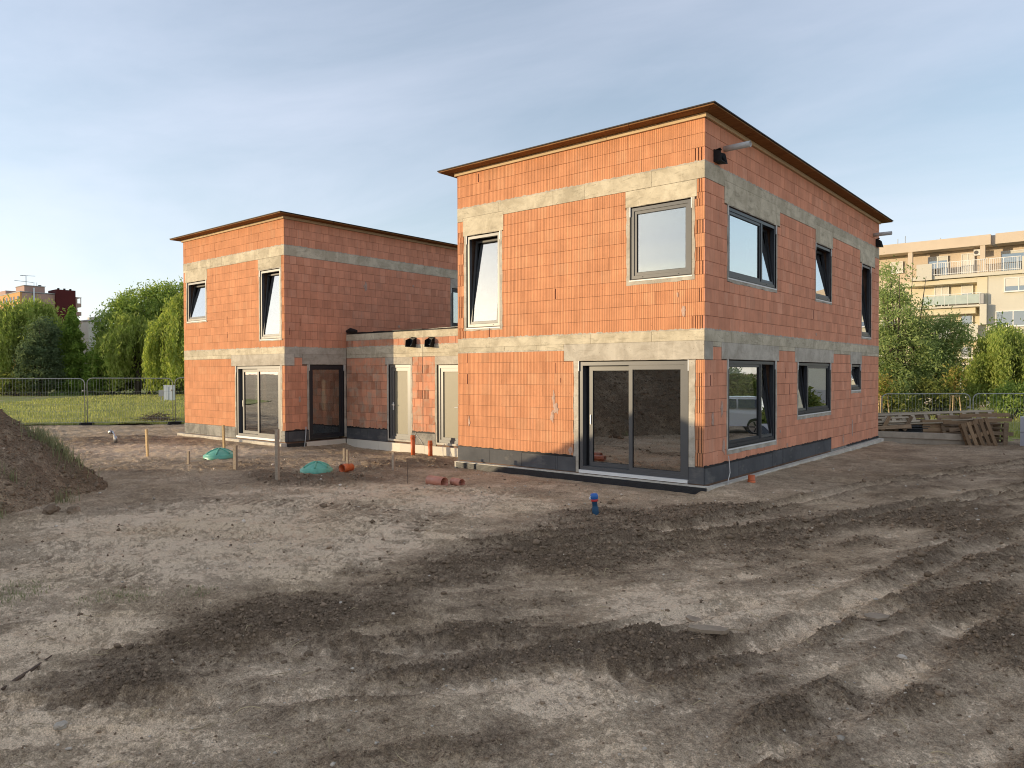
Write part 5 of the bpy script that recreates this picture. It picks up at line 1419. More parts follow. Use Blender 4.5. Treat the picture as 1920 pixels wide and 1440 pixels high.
for k, i in enumerate((-1, 0, 1)):
    a = f0 + fd * 3.60 * i; b = f0 + fd * (3.60 * (i + 1) - 0.06)
    fence_panel((a.x, a.y), (b.x, b.y), -0.44, -0.46, 2.02, lab[k], 'site fence by the lawn')
a = f0 + fd * 3.60 * -2; b = f0 + fd * (3.60 * -1 - 0.06)
fence_panel((a.x, a.y), (b.x, b.y), -0.44, -0.46, 2.02, 'outermost site fence panel, only its end in view', 'site fence by the lawn')
rd = Vector((0.770, 0.638))
q0 = Vector((CAM.x, CAM.y)) + Vector((-0.638, 0.770)) * 28.0 + rd * ((1823 - 960) / 1370 * 28.0)
for k, (i, l_) in enumerate(((-1, 'fence panel behind the timber stack, hidden at one end by the brick wall'), (0, 'fence panel behind the grey foam boards at the picture edge'))):
    a = q0 + rd * 3.5 * i; b = q0 + rd * (3.5 * (i + 1) - 0.08)
    fence_panel((a.x, a.y), (b.x, b.y), -1.10, -1.10, 2.02, l_, 'site fence by the timber')

# ------------------------------------------------------------------ timber and pallets
TZ = -0.66
def board_obj(parent, x0, x1, y0, y1, z0, z1, mat='old_wood', name='board'):
    g_ = random; mb = MB(); j = lambda: random.uniform(-0.006, 0.006)
    mb.hexa([(x0 + j(), y0, z0), (x1 + j(), y0, z0), (x1 + j(), y1, z0), (x0 + j(), y1, z0), (x0, y0, z1), (x1, y0, z1), (x1, y1, z1), (x0, y1, z1)])
    return mb.build(name, mat, parent)
def pallet(loc, rot, label, wl_=1.2, wd=0.8, mat='old_wood', ndeck=5, group='pallets in the timber store', order='XYZ'):
    e = empty('pallet', loc); e.rotation_mode = order; e.rotation_euler = rot
    for k in range(ndeck):
        a = (wd - 0.12) * k / (ndeck - 1); board_obj(e, 0, wl_, a, a + 0.12, 0.122, 0.144, mat, 'deck_board')
    for k in range(3):
        a = (wl_ - 0.13) * k / 2; board_obj(e, a, a + 0.13, 0, wd, 0.100, 0.121, mat, 'cross_board')
        for q in range(3):
            bq = (wd - 0.10) * q / 2; board_obj(e, a, a + 0.13, bq, bq + 0.10, 0.022, 0.099, mat, 'block')
    for q in range(3):
        bq = (wd - 0.10) * q / 2; board_obj(e, 0, wl_, bq, bq + 0.10, 0.0, 0.021, mat, 'bottom_board')
    tag(e, label, 'pallet', group); return e
# local frame of the store: origin behind the far corner of the near house, s to the right, t away
so = Vector((CAM.x, CAM.y)) + Vector((-0.638, 0.770)) * 24.6 + rd * ((1650 - 960) / 1370 * 24.6)
def S(s, t, z=0.0):
    q = so + rd * s + Vector((-0.638, 0.770)) * t; return (q.x, q.y, TZ + z)
PXM = 24.6 / 1370.0
ra = math.atan2(rd.y, rd.x)
# long concrete beams on bearers
for k, (z, l_) in enumerate(((0.0, 'lower pale concrete beam lying on the soil before the pallets'), (0.212, 'upper pale concrete beam stacked on the other one'))):
    e = empty('concrete_beam', S(-0.6, 0.0, z + 0.03), (0, R(1.8 + 0.3 * k), ra - R(2 + k)))
    mb = MB(); mb.box(0, 3.62, 0, 0.22, 0, 0.205); mb.build('shaft', 'concrete_beam', e)
    mb = MB(); mb.box(0.0, 3.4, -0.004, 0.0, 0.005, 0.012); mb.build('edge_groove', 'core', e)
    tag(e, l_, 'beam', 'concrete beams by the house')
for s, l_ in ((0.12, 'wooden bearer under the concrete beams next to the brick wall'), (0.75, 'middle wooden bearer under the concrete beams'), (1.95, 'wooden bearer under the beams farthest from the wall')):
    e_ = board_obj(None, 0, 0.26, -0.09, 0.1, 0, 0.06, 'grey_wood', 'bearer'); e_.location = S(s, -0.06, -0.02 - 0.03 * s); e_.rotation_euler = (0, 0, ra); tag(e_, l_, 'bearer', 'bearers under the beams')
# ladder-like timber frames laid flat on the stack
def timber_frame(loc, L, wdt, n, label, tilt=0.0, rz=0.0, mat='grey_wood', face_up=False):
    e = empty('timber_frame', loc, (R(58), tilt, ra + rz))
    board_obj(e, 0, L, 0, 0.07, 0, 0.05, mat, 'rail'); board_obj(e, 0, L, wdt - 0.07, wdt, 0, 0.05, mat, 'rail')
    for k in range(n):
        a = 0.12 + (L - 0.36) * k / (n - 1); board_obj(e, a, a + 0.13, 0.075, wdt - 0.075, 0.005, 0.045, mat, 'rung')
    tag(e, label, 'timber frame', 'timber frames on the stack'); return e
timber_frame(S(-0.5, 0.55, 0.60), 4.85, 0.36, 11, 'long grey ladder-like timber frame lying on top of the stack', R(-2.0), R(1))
timber_frame(S(-0.6, 0.30, 0.66), 1.75, 0.22, 5, 'short grey timber frame in front of the long one', R(-1.0), 0)
for k, (s, t, z, L, l_) in enumerate(((-0.6, 0.25, 0.60, 3.1, 'straight pale plank below the timber frames'), (-0.5, 0.9, 0.93, 4.6, 'thin long plank resting on the top of the stack'), (-0.4, 0.15, 0.50, 1.55, 'short brown plank above the leaning wall-side pallet'))):
    o = board_obj(None, 0, L, 0, 0.14, 0, 0.03, 'grey_wood' if k < 2 else 'old_wood', 'plank'); o.location = S(s, t, z); o.rotation_euler = (0, R(-1.5 * (k != 2)), ra); tag(o, l_, 'plank', 'planks on the stack')
# stacked dark boards in shadow under the frames
simple('dark_board', (0.045, 0.047, 0.047), 0.7, 0.3, 5, 0.2, 30, rnd=0.3)
names7 = ['lowest', 'second', 'third', 'fourth', 'fifth', 'sixth', 'topmost']
for k in range(7):
    o = board_obj(None, 0, 1.25 - 0.05 * (k % 3), 0, 0.9, 0, 0.024, 'dark_board', 'formwork_panel'); o.location = S(0.62 + 0.03 * (k % 2), 0.32, 0.20 + 0.056 * k); o.rotation_euler = (0, 0, ra)
    tag(o, '%s of the dark formwork panels stacked behind the concrete beams' % names7[k], 'panel', 'dark formwork panels')
pallet(S(-0.75, 0.28, 0.18), (R(64), 0, ra), 'weathered pallet leaning next to the brick wall behind the beams', 1.5, 0.55, 'old_wood', 3)
wood_mat('brown_wood', (0.20, 0.125, 0.070), (0.32, 0.22, 0.13), 0.25)
pallet(S(1.62, 0.42, 0.14), (R(82), 0, ra), 'orange-brown pallet standing upright behind the leaning ones', 1.0, 0.62, 'brown_wood')
pallet(S(2.22, 0.22, 0.06), (R(70), R(0), ra + R(4)), 'narrow pallet propped between the upright and the tilted one', 0.8, 0.62, 'old_wood', 4)
e = pallet(S(3.62, -0.30, 0.02), (0, 0, 0), 'tilted brown pallet leaning out over the end of the beams', 0.98, 0.95, 'brown_wood', 5)
e.matrix_world = Matrix.Translation(S(3.66, -0.34, -0.05)) @ Matrix.Rotation(ra, 4, 'Z') @ Matrix.Rotation(R(78), 4, 'X') @ Matrix.Rotation(R(104), 4, 'Z')
for k in range(4):
    pallet(S(3.50, 0.55, -0.02 + 0.165 * k), (R(0.8 * (k % 2)), R(1.2 - 0.8 * k), ra + R(2 - k)), '%s pallet of the flat pile beside the grey foam boards' % ['lowest', 'second', 'third', 'topmost'][k], 1.15, 0.8, 'old_wood')
pallet(S(2.95, 0.10, 0.0), (R(86), R(3), ra - R(3)), 'dark pallet standing on edge behind the tilted one', 0.55, 0.74, 'old_wood', 4)
pallet(S(2.25, 0.62, 0.02), (R(84), R(1), ra + R(2)), 'weathered pallet upright behind the narrow propped one', 1.2, 0.90, 'old_wood', 6)
pallet(S(-0.30, 0.95, 0.10), (R(80), R(0), ra), 'weathered pallet upright at the back near the brick wall', 1.2, 0.85, 'old_wood', 6)
pallet(S(3.35, 0.95, 0.0), (R(84), R(-2), ra), 'weathered pallet upright behind the flat pile', 1.2, 0.95, 'brown_wood', 6)
pallet(S(1.05, 1.05, 0.10), (R(83), R(0), ra), 'weathered pallet upright at the back of the dark panels', 1.2, 0.80, 'old_wood', 6)
o = board_obj(None, 0, 0.14, 0, 0.03, 0, 0.80, 'old_wood', 'plank'); o.location = S(3.98, -0.25, -0.05); o.rotation_euler = (R(-8), R(9), ra); tag(o, 'upright weathered plank against the flat pile of pallets', 'plank', 'planks on the stack')
o = board_obj(None, 0, 0.11, 0, 0.03, 0, 0.82, 'old_wood', 'plank'); o.location = S(3.20, -0.16, -0.05); o.rotation_euler = (R(-8), R(4), ra); tag(o, 'thin upright plank just beyond the tilted pallet', 'plank', 'planks on the stack')
for k, (s, t, z, L, tl, l_) in enumerate(((-0.3, -0.02, 0.47, 1.35, 3, 'brown plank lying on the concrete beams next to the brick wall'), (0.2, 0.16, 0.40, 0.55, 62, 'short slanting plank of the wall-side pallet, nearer the wall'), (0.95, 0.16, 0.40, 0.55, 62, 'short slanting plank farther from the wall above the beams'),
        (2.15, 0.04, 0.66, 0.95, -2, 'level plank nailed across the narrow propped pallet'), (2.35, 0.02, 0.40, 1.2, 4, 'lower level plank across the propped pallets'), (3.35, 0.30, 0.70, 1.3, 1, 'topmost loose plank over the flat pile of pallets'), (3.45, 0.22, 0.30, 1.2, -3, 'loose plank halfway up the flat pile of pallets'), (2.9, 0.35, 0.86, 1.7, 1, 'long plank on the pallets reaching towards the foam blocks'))):
    o = board_obj(None, 0, L, 0, 0.03, 0, 0.12, 'brown_wood' if k % 2 else 'old_wood', 'plank'); o.location = S(s, t, z); o.rotation_euler = (R(-6), R(-tl), ra); tag(o, l_, 'plank', 'planks on the stack')
for k, (z, l_) in enumerate(((0.0, 'lower of two grey foam blocks at the picture edge'), (0.345, 'upper grey foam block resting on the lower one'))):
    mb = MB(); mb.box(0, 1.1, 0, 0.5, 0, 0.50); o = mb.build('foam_block', 'foam_grey', None, S(4.47, -0.35, -0.10 + z * 1.48)); o.rotation_euler = (0, 0, ra - R(36)); tag(o, l_, 'foam block', 'grey foam blocks')

# ------------------------------------------------------------------ trees
def leaf_mesh(name, C, size, mat, g, parent, elong=1.6, down=0.0, loc=(0, 0, 0)):
    n = len(C)
    a = g.normal(0, 1, (n, 3)); a[:, 2] -= down * 2.5; a /= np.linalg.norm(a, axis=1, keepdims=True)
    b = g.normal(0, 1, (n, 3)); b -= (b * a).sum(1, keepdims=True) * a; b /= np.linalg.norm(b, axis=1, keepdims=True)
    s = size[:, None]
    V = np.stack([C - a * s * elong, C + b * s * 0.55, C + a * s * elong, C - b * s * 0.55], 1).reshape(-1, 3)
    F = np.arange(4 * n).reshape(-1, 4)
    o = put(name, fast_mesh(name, V, F), mat, parent, loc); return o
def limbs(e, pts_list, name='trunk'):
    mb = MB()
    for pts, rr in pts_list: mb.tube(pts, rr, 8)
    mb.build(name, 'bark', e, smooth=True)
def tree_base(x, y, z, name, label, group=None):
    e = empty(name, (x, y, z)); tag(e, label, 'tree', group); return e
def branchwork(H, h0, spread, n, g, r0):
    out_ = [([(0, 0, -0.3), (0.02 * H * g.normal(), 0.02 * H * g.normal(), h0), (0.03 * H * g.normal(), 0.03 * H * g.normal(), H * 0.9)], [r0, r0 * 0.8, r0 * 0.15])]
    for k in range(n):
        a = 2 * math.pi * k / n + g.normal() * 0.3; z0 = h0 + (H * 0.6 - h0) * g.random(); l = spread * g.uniform(0.5, 0.95)
        out_.append(([(0, 0, z0), (math.cos(a) * l * 0.5, math.sin(a) * l * 0.5, z0 + l * 0.45), (math.cos(a) * l, math.sin(a) * l, z0 + l * g.uniform(0.5, 1.0))], [r0 * 0.45, r0 * 0.28, r0 * 0.06]))
    return out_
def broad_tree(x, y, z, H, lobes, nclump, nleaf, leaf, mat, seed, label, name='tree', sig=0.5, r0=0.25, h0=1.5, group=None, trunks=None):
    """lobes: (dx, dy, zc, rx, ry, rz) ellipsoids of the crown"""
    g = np.random.default_rng(seed); e = tree_base(x, y, z, name, label, group)
    vol = np.array([l[3] * l[4] * l[5] for l in lobes]); pick = g.choice(len(lobes), nclump, p=vol / vol.sum()); L = np.array(lobes)[pick]
    d = g.normal(0, 1, (nclump, 3)); d /= np.linalg.norm(d, axis=1, keepdims=True)
    rad = g.uniform(0.25, 1.0, nclump) ** 0.45
    C = L[:, :3] + d * L[:, 3:] * rad[:, None]
    cl_ = np.repeat(np.arange(nclump), nleaf)
    P = C[cl_] + g.normal(0, 1, (len(cl_), 3)) * sig * g.uniform(0.5, 1.3, nclump)[cl_][:, None] * np.array([1, 1, 0.75])
    leaf_mesh('crown', P, g.uniform(0.6, 1.3, len(P)) * leaf, mat, g, e)
    spread = max(l[3] for l in lobes)
    br = branchwork(H, h0, spread, 9, g, r0) if trunks is None else trunks
    # twigs reaching to a share of the clumps
    for k in range(0, nclump, max(1, nclump // 40)):
        c = C[k]; br.append(([(c[0] * 0.25, c[1] * 0.25, max(h0, c[2] * 0.55)), (c[0] * 0.7, c[1] * 0.7, c[2] * 0.9), tuple(c)], [r0 * 0.2, r0 * 0.1, r0 * 0.03]))
    limbs(e, br); return e
def willow(x, y, z, H, Rw, nlimb, nstrand, mat, seed, label, leaf=0.13, low=0.12, group=None, per=26, topfuzz=True, r0=0.32, lw=None):
    g = np.random.default_rng(seed); e = tree_base(x, y, z, 'willow', label, group)
    P, brs = [], [([(0, 0, -0.3), (0.1, 0.1, H * 0.3), (0.0, 0.1, H * 0.75)], [r0, r0 * 0.85, r0 * 0.3])]
    for k in range(nlimb):
        a = 2 * math.pi * k / nlimb * 1.618 * 3 + g.normal() * 0.2; q = math.sqrt((k + 0.6) / nlimb); rr = Rw * q * 0.86
        top = H * (1.0 - 0.42 * q ** 2.2) * g.uniform(0.90, 1.02)
        lx, ly = rr * math.cos(a), rr * math.sin(a)
        brs.append(([(0, 0, H * 0.3), (lx * 0.45, ly * 0.45, top * 0.78), (lx * 0.85, ly * 0.85, top * 0.97), (lx * 1.05, ly * 1.05, top * 0.9)], [r0 * 0.4, r0 * 0.22, r0 * 0.1, r0 * 0.03]))
        for s in range(nstrand):
            sx = lx + g.normal() * Rw * 0.13 + 0.08 * lx; sy = ly + g.normal() * Rw * 0.13 + 0.08 * ly
            st = top + g.normal() * H * 0.035; ed = max(H * low * g.uniform(0.6, 1.6), st - H * g.uniform(0.16, 0.75))
            t = g.random(per) ** 0.9; zz = st + (ed - st) * t
            bow = 0.10 * Rw * np.sin(np.clip(t * 3, 0, 1.57))
            ux, uy = lx / (math.hypot(lx, ly) + 1e-6), ly / (math.hypot(lx, ly) + 1e-6)
            px = sx + ux * bow + g.normal(0, 0.07, per); py = sy + uy * bow + g.normal(0, 0.07, per)
            P.append(np.stack([px, py, zz], 1))
        if topfuzz:
            m = nstrand * per // 5
            P.append(np.array([lx, ly, top]) + g.normal(0, 1, (m, 3)) * np.array([Rw * 0.15, Rw * 0.15, H * 0.045]))
    P = np.concatenate(P)
    leaf_mesh('crown', P, g.uniform(0.6, 1.3, len(P)) * leaf, mat, g, e, 1.9, 0.8)
    limbs(e, brs); return e
def conifer(x, y, z, H, Rc, n, leaf, mat, seed, label, group=None, h0=0.3):
    g = np.random.default_rng(seed); e = tree_base(x, y, z, 'conical_tree', label, group)
    t = g.random(n) ** 1.25; zz = h0 + (H - h0) * t
    whorl = 0.78 + 0.30 * np.sin(zz * 5.0 + g.normal(0, 0.3, n)); a = g.uniform(0, 6.283, n)
    lob = 1 + 0.22 * np.sin(a * 5 + zz * 1.7) + 0.12 * np.sin(a * 9 - zz * 3)
    rad = Rc * (1 - t) ** 0.75 * whorl * lob * g.uniform(0.35, 1, n) ** 0.5
    P = np.stack([rad * np.cos(a), rad * np.sin(a), zz - rad * 0.18], 1) + g.normal(0, 0.10, (n, 3))
    leaf_mesh('crown', P, g.uniform(0.6, 1.3, n) * leaf, mat, g, e, 1.5)
    limbs(e, [([(0, 0, -0.3), (0, 0, H * 0.97)], [H * 0.018, 0.02])]); return e
TG = 'trees behind the lawn'
GZ = -0.45
willow(-83.5, 14.2, GZ, 9.9, 4.3, 26, 46, 'leaf_willow', 101, 'weeping willow below the block with the red tower', 0.115, 0.05, TG)
willow(-87.5, 9.0, GZ, 9.2, 4.0, 22, 42, 'leaf_willow', 102, 'weeping willow cut by the picture edge beyond the heap', 0.115, 0.05, TG)
broad_tree(-77.8, 13.6, GZ, 8.0, [(0, 0, 3.0, 2.1, 2.1, 2.8), (0.1, 0.2, 5.8, 1.5, 1.5, 2.2)], 300, 46, 0.10, 'leaf_dark', 103, 'dark bluish-green narrow tree before the edge willow', sig=0.30, group=TG, h0=0.6, r0=0.16)
conifer(-78.1, 16.7, GZ, 9.1, 2.25, 17000, 0.11, 'leaf_conifer', 104, 'bright green cone-shaped tree between dark tree and big willow', TG)
broad_tree(-75.9, 23.7, GZ, 12.6, [(0, 0, 8.6, 3.6, 3.6, 3.4), (1.2, 1.5, 9.6, 3.0, 3.0, 2.8), (-0.9, -2.2, 7.0, 2.8, 2.8, 3.2), (0, 0, 4.2, 3.6, 3.6, 3.4), (0.5, 3.2, 7.5, 3.0, 3.0, 4.0), (-2.4, -2.1, 5.6, 2.6, 2.6, 4.4), (-3.3, -3.0, 3.2, 2.2, 2.2, 3.0)], 1050, 50, 0.115, 'leaf_green', 105, 'tallest round green tree on the lawn beside the farther house', sig=0.44, group=TG, h0=2.0, r0=0.4)
willow(-73.5, 21.3, GZ, 8.3, 3.7, 24, 46, 'leaf_willow', 106, 'low weeping willow hanging in front of the tallest tree', 0.105, 0.05, TG)
willow(-64.0, 22.2, GZ, 9.7, 3.5, 24, 46, 'leaf_willow', 107, 'weeping willow touching the wall line of the farther house', 0.10, 0.05, TG)
broad_tree(-76.2, 18.9, GZ, 5.6, [(0, 0, 2.5, 1.9, 1.9, 2.4)], 170, 46, 0.10, 'leaf_conifer', 108, 'low bushy shrub-tree at the foot of the green cone', sig=0.30, group=TG, h0=0.4, r0=0.1)

RGm = 'trees by the apartment block'
GZ2 = -1.1
# slender light tree with several stems
g_ = np.random.default_rng(5)
stems = []
for k in range(6):
    a = g_.uniform(0, 6.28); sp = g_.uniform(0.3, 1.1)
    stems.append(([(0.25 * math.cos(a), 0.25 * math.sin(a), -0.2), (sp * 0.6 * math.cos(a), sp * 0.6 * math.sin(a), 3.0), (sp * 1.2 * math.cos(a), sp * 1.2 * math.sin(a), 6.0), (sp * 1.5 * math.cos(a), sp * 1.5 * math.sin(a), 8.8)], [0.10, 0.075, 0.045, 0.012]))
broad_tree(-4.9, 38.3, GZ2, 9.8, [(-0.3, -0.3, 8.4, 1.1, 1.1, 1.5), (0, 0, 6.2, 1.9, 1.9, 1.9), (0.3, 0.3, 3.9, 2.4, 2.4, 2.0), (-0.6, -0.3, 2.0, 2.2, 2.2, 1.6)], 560, 46, 0.066, 'leaf_light', 111, 'airy light green tree with thin stems right beside the nearer house', sig=0.33, group=RGm, h0=0.8, trunks=stems)
broad_tree(-2.75, 40.2, GZ2, 6.9, [(0.2, 0.1, 4.9, 1.35, 1.35, 1.5), (-0.2, -0.2, 3.0, 1.5, 1.5, 1.7)], 300, 46, 0.066, 'leaf_light', 112, 'smaller airy tree between the light tree and the young staked one', sig=0.30, group=RGm, h0=0.8, r0=0.10)
willow(0.75, 40.3, GZ2, 5.4, 2.05, 20, 64, 'leaf_willow', 113, 'yellow-green weeping willow at the picture edge by the apartments', 0.058, 0.16, RGm, 26, True, 0.16)
broad_tree(0.05, 43.5, GZ2, 5.9, [(0, 0, 4.3, 1.3, 1.3, 1.6), (0.8, 0.5, 2.2, 1.6, 1.6, 1.9)], 200, 40, 0.085, 'leaf_green', 114, 'dark green tree behind the picture-edge willow', sig=0.32, group=RGm, h0=0.8, r0=0.12)
def bush(x, y, z, lobes, ncl, nl, leaf, mat, seed, label, group):
    g = np.random.default_rng(seed); e = empty('shrub', (x, y, z)); tag(e, label, 'shrub', group)
    pick = g.integers(0, len(lobes), ncl); L = np.array(lobes)[pick]
    d = g.normal(0, 1, (ncl, 3)); d /= np.linalg.norm(d, axis=1, keepdims=True); d[:, 2] = np.abs(d[:, 2]) * 1.2 - 0.25
    C = L[:, :3] + d * L[:, 3:] * (g.uniform(0.3, 1, ncl) ** 0.5)[:, None]
    ci = np.repeat(np.arange(ncl), nl); P = C[ci] + g.normal(0, 0.22, (len(ci), 3)); P[:, 2] = np.maximum(P[:, 2], 0.02)
    leaf_mesh('foliage', P, g.uniform(0.6, 1.3, len(P)) * leaf, mat, g, e)
    limbs(e, [([(0, 0, -0.1), (c[0] * 0.5, c[1] * 0.5, c[2] * 0.6), tuple(c)], [0.03, 0.02, 0.006]) for c in C[:24]], 'stems'); return e
SG = 'shrubs behind the site fence'
bush(-4.6, 35.5, GZ2, [(0, 0, 0.9, 1.5, 1.2, 1.2), (-1.0, -0.6, 0.8, 1.1, 1.1, 1.0)], 170, 34, 0.075, 'leaf_shrub', 121, 'tangled olive shrub beside the brick wall behind the fence', SG)
bush(-2.6, 37.0, GZ2, [(0, 0, 1.1, 1.3, 1.1, 1.3), (0.9, 0.5, 0.9, 0.9, 0.9, 1.0)], 150, 34, 0.075, 'leaf_shrub', 122, 'tangled shrub left of the staked young tree', SG)
bush(1.2, 37.2, GZ2, [(0, 0, 0.9, 1.0, 0.9, 1.2), (1.2, 0.6, 1.0, 0.9, 0.9, 1.1)], 150, 34, 0.075, 'leaf_green', 123, 'dense green shrub under the picture-edge willow', SG)
# young staked trees
def staked_tree(x, y, z, H, label, seed, crown=True):
    e = empty('young_tree', (x, y, z)); tag(e, label, 'young tree', 'staked young trees'); g = np.random.default_rng(seed)
    mb = MB(); mb.tube([(0, 0, -0.1), (0.02, 0, 1.2), (0.0, 0.02, H)], [0.022, 0.018, 0.008], 6); mb.build('trunk', 'bark', e)
    for k in range(3):
        a = 2 * math.pi * k / 3 + 0.4; mb = MB(); mb.tube([(0.40 * math.cos(a), 0.40 * math.sin(a), -0.1), (0.23 * math.cos(a), 0.23 * math.sin(a), 1.55)], 0.028, 6); mb.build('stake', 'fresh_wood', e)
        a2 = a + 2 * math.pi / 3; mb = MB(); mb.tube([(0.235 * math.cos(a), 0.235 * math.sin(a), 1.50), (0.235 * math.cos(a2), 0.235 * math.sin(a2), 1.50)], 0.022, 5); mb.build('cross_bar', 'fresh_wood', e)
    n = 520; P = np.array([0, 0, H - 0.55]) + g.normal(0, 1, (n, 3)) * np.array([0.22, 0.22, 0.38])
    leaf_mesh('crown', P, g.uniform(0.6, 1.3, n) * 0.075, 'leaf_young', g, e)
    return e
staked_tree(-1.15, 34.7, GZ2, 3.05, 'young tree with three wooden stakes behind the pallets', 131)
staked_tree(-4.25, 32.1, GZ2, 2.5, 'young tree with three stakes close to the brick wall', 132)

# undergrowth closing the view below the crowns
UG = 'undergrowth shrubs below the lawn trees'
for k, (x_, y_, r_, l_) in enumerate(((-86.0, 12.5, 2.6, 'broad shrub at the foot of the willow below the red tower'), (-81.0, 17.5, 2.2, 'shrub filling the gap behind the green cone tree'), (-80.5, 21.5, 2.8, 'wide shrub under the tallest tree'),
        (-74.0, 25.5, 2.6, 'shrub at the far side under the tallest tree'), (-68.5, 24.5, 2.4, 'shrub between the last willow and the tallest tree'), (-91.5, 7.0, 2.8, 'shrub at the picture edge below the cut willow'), (-79.5, 12.0, 1.6, 'small shrub at the foot of the dark narrow tree'))):
    bush(x_, y_, GZ, [(0, 0, 1.0, r_, r_, 1.6), (r_ * 0.6, r_ * 0.7, 0.9, r_ * 0.8, r_ * 0.8, 1.5)], 190, 30, 0.13, 'leaf_conifer' if k % 2 else 'leaf_shrub', 140 + k, l_, UG)
bush(13.0, 30.5, -1.1, [(0, 0, 1.4, 3.2, 1.2, 1.7), (3.5, 0.6, 1.3, 3.0, 1.2, 1.6), (-3.5, -0.8, 1.2, 2.6, 1.2, 1.5)], 420, 40, 0.11, 'leaf_shrub', 160, 'long hedge mirrored above the car in the side window', 'roadside hedge')

# ------------------------------------------------------------------ cabinet and brush on the lawn
e = empty('utility_cabinet', (-53.02, 15.0, -0.40), (0, 0, R(40)))
mb = MB(); mb.box(-0.36, 0.36, -0.22, 0.22, 0.0, 1.18); mb.build('body', 'white_plastic', e)
mb = MB(); mb.box(-0.385, 0.385, -0.245, 0.245, 1.182, 1.24); mb.build('lid', 'white_plastic', e)
mb = MB(); mb.box(-0.012, 0.012, -0.227, -0.2205, 0.06, 1.12); mb.build('door_gap', 'gasket', e)
tag(e, 'white electricity cabinet standing on the lawn behind the fence', 'cabinet')
e = empty('meter_box', (-53.45, 14.55, -0.40), (0, 0, R(40)))
mb = MB(); mb.box(-0.16, 0.16, -0.12, 0.12, 0.35, 0.85); mb.build('body', 'plaster_grey', e)
mb = MB(); mb.box(-0.03, 0.03, -0.03, 0.03, -0.1, 0.349); mb.build('post', 'galvanised', e)
tag(e, 'small grey meter box on a post beside the white cabinet', 'meter box')
g_ = random.Random(9); mb = MB()
for k in range(170):
    a = g_.uniform(0, 6.28); r_ = g_.uniform(0, 1) ** 0.6; x0, y0 = 1.05 * r_ * math.cos(a), 0.6 * r_ * math.sin(a)
    b_ = g_.uniform(0, 6.28); l = g_.uniform(0.25, 0.7); h = g_.uniform(0.02, 0.42) * (1.1 - r_)
    mb.tube([(x0, y0, h), (x0 + math.cos(b_) * l * .5, y0 + math.sin(b_) * l * .5, h + g_.uniform(0, 0.12)), (x0 + math.cos(b_) * l, y0 + math.sin(b_) * l, h + g_.uniform(-0.05, 0.2))], [0.012, 0.009, 0.004], 4)
o = mb.build('brush_pile', 'twig', None, (-27.9, 2.6, -0.40)); tag(o, 'low pile of brown cut brush on the lawn edge', 'brush pile')

# ------------------------------------------------------------------ apartment block on the right
Y0 = 58.0; AB = (-4.0, Y0, -1.2); an = tuple(-c for c in AB)
apt = empty('apartment_block', AB); tag(apt, 'cream four-storey apartment block with balconies behind the trees', 'apartment block')
AF = Face(0, Y0, False)
def ab(name, mat, u0, u1, z0, z1, d0, d1, parent=None):
    mb = MB(); AF.box(mb, u0, u1, z0, z1, d0, d1); return mb.build(name, mat, parent or apt, an if parent is None else (0, 0, 0))
ab('wall', 'plaster_cream', -22.0, -2.36, -1.4, 9.55, 1.6, 12.0)
ab('wall', 'plaster_pale', -2.355, 18.0, -1.4, 9.90, 0.25, 12.0)
ab('upper_wall', 'plaster_peach', -22.0, 18.0, 9.56, 12.10, 1.75, 11.5)
for (a, b, d_) in ((-22.0, -2.15, 0.0), (-1.82, 18.0, -0.05)): ab('roof_parapet', 'plaster_peach', a, b, 12.12, 12.95, d_, 12.0)
ab('roof_parapet', 'plaster_grey', -2.145, -1.825, 12.12, 12.90, 0.35, 12.0)
for u in (-8.19, -2.88, 2.6, 8.0, 14.0): ab('pillar', 'plaster_peach', u, u + 0.35, 9.90, 12.11, 0.05, 0.4)
ab('balcony_slab', 'plaster_pale', -7.9, 18.0, 9.60, 9.88, -0.10, 1.74)
def awindow(u0, u1, z0, z1, d, frac=0.0, blind=False, mull=1):
    mb = MB(); frame_box(mb, AF, u0, u1, z0, z1, 0.07, d - 0.03, d + 0.08); w = mb.build('window', 'white_pvc', apt, an)
    n = mull + 1
    for k in range(n):
        a = u0 + 0.07 + (u1 - u0 - 0.14) * k / n; b = u0 + 0.07 + (u1 - u0 - 0.14) * (k + 1) / n
        p = MB(); AF.box(p, a + 0.02, b - 0.02, z0 + 0.075, z1 - 0.075, d + 0.02, d + 0.035); p.build('pane', 'far_glass', w)
        if k: q = MB(); AF.box(q, a - 0.035, a + 0.035, z0 + 0.07, z1 - 0.07, d - 0.028, d + 0.07); q.build('mullion', 'white_pvc', w)
    p = MB(); AF.box(p, u0 + 0.05, u1 - 0.05, z0 + 0.05, z1 - 0.05, d + 0.10, d + 0.12); p.build('room_dark', 'interior', w)
    if frac:
        p = MB(); AF.box(p, u0 + 0.08, u1 - 0.08, z1 - (z1 - z0) * frac, z1 - 0.08, d - 0.01, d + 0.015); p.build('blind', 'blind', w)
    p = MB(); AF.box(p, u0 - 0.05, u1 + 0.05, z0 - 0.05, z0 - 0.003, d - 0.12, d + 0.02); p.build('sill', 'white_pvc', w)
    return w
# top floor behind the terrace
for (a, b, z0, z1, fr) in ((-6.94, -5.42, 10.0, 11.75, 0.22), (-4.42, -3.47, 10.0, 11.78, 0.95), (-1.62, 1.6, 10.0, 11.7, 0.15), (3.2, 5.6, 10.0, 11.7, 0.5), (9.0, 12.0, 10.0, 11.7, 0.3), (-9.9, -8.9, 10.6, 11.6, 0.95), (14, 17, 10, 11.7, 0.6)):
    awindow(a, b, z0, z1, 1.62, fr)
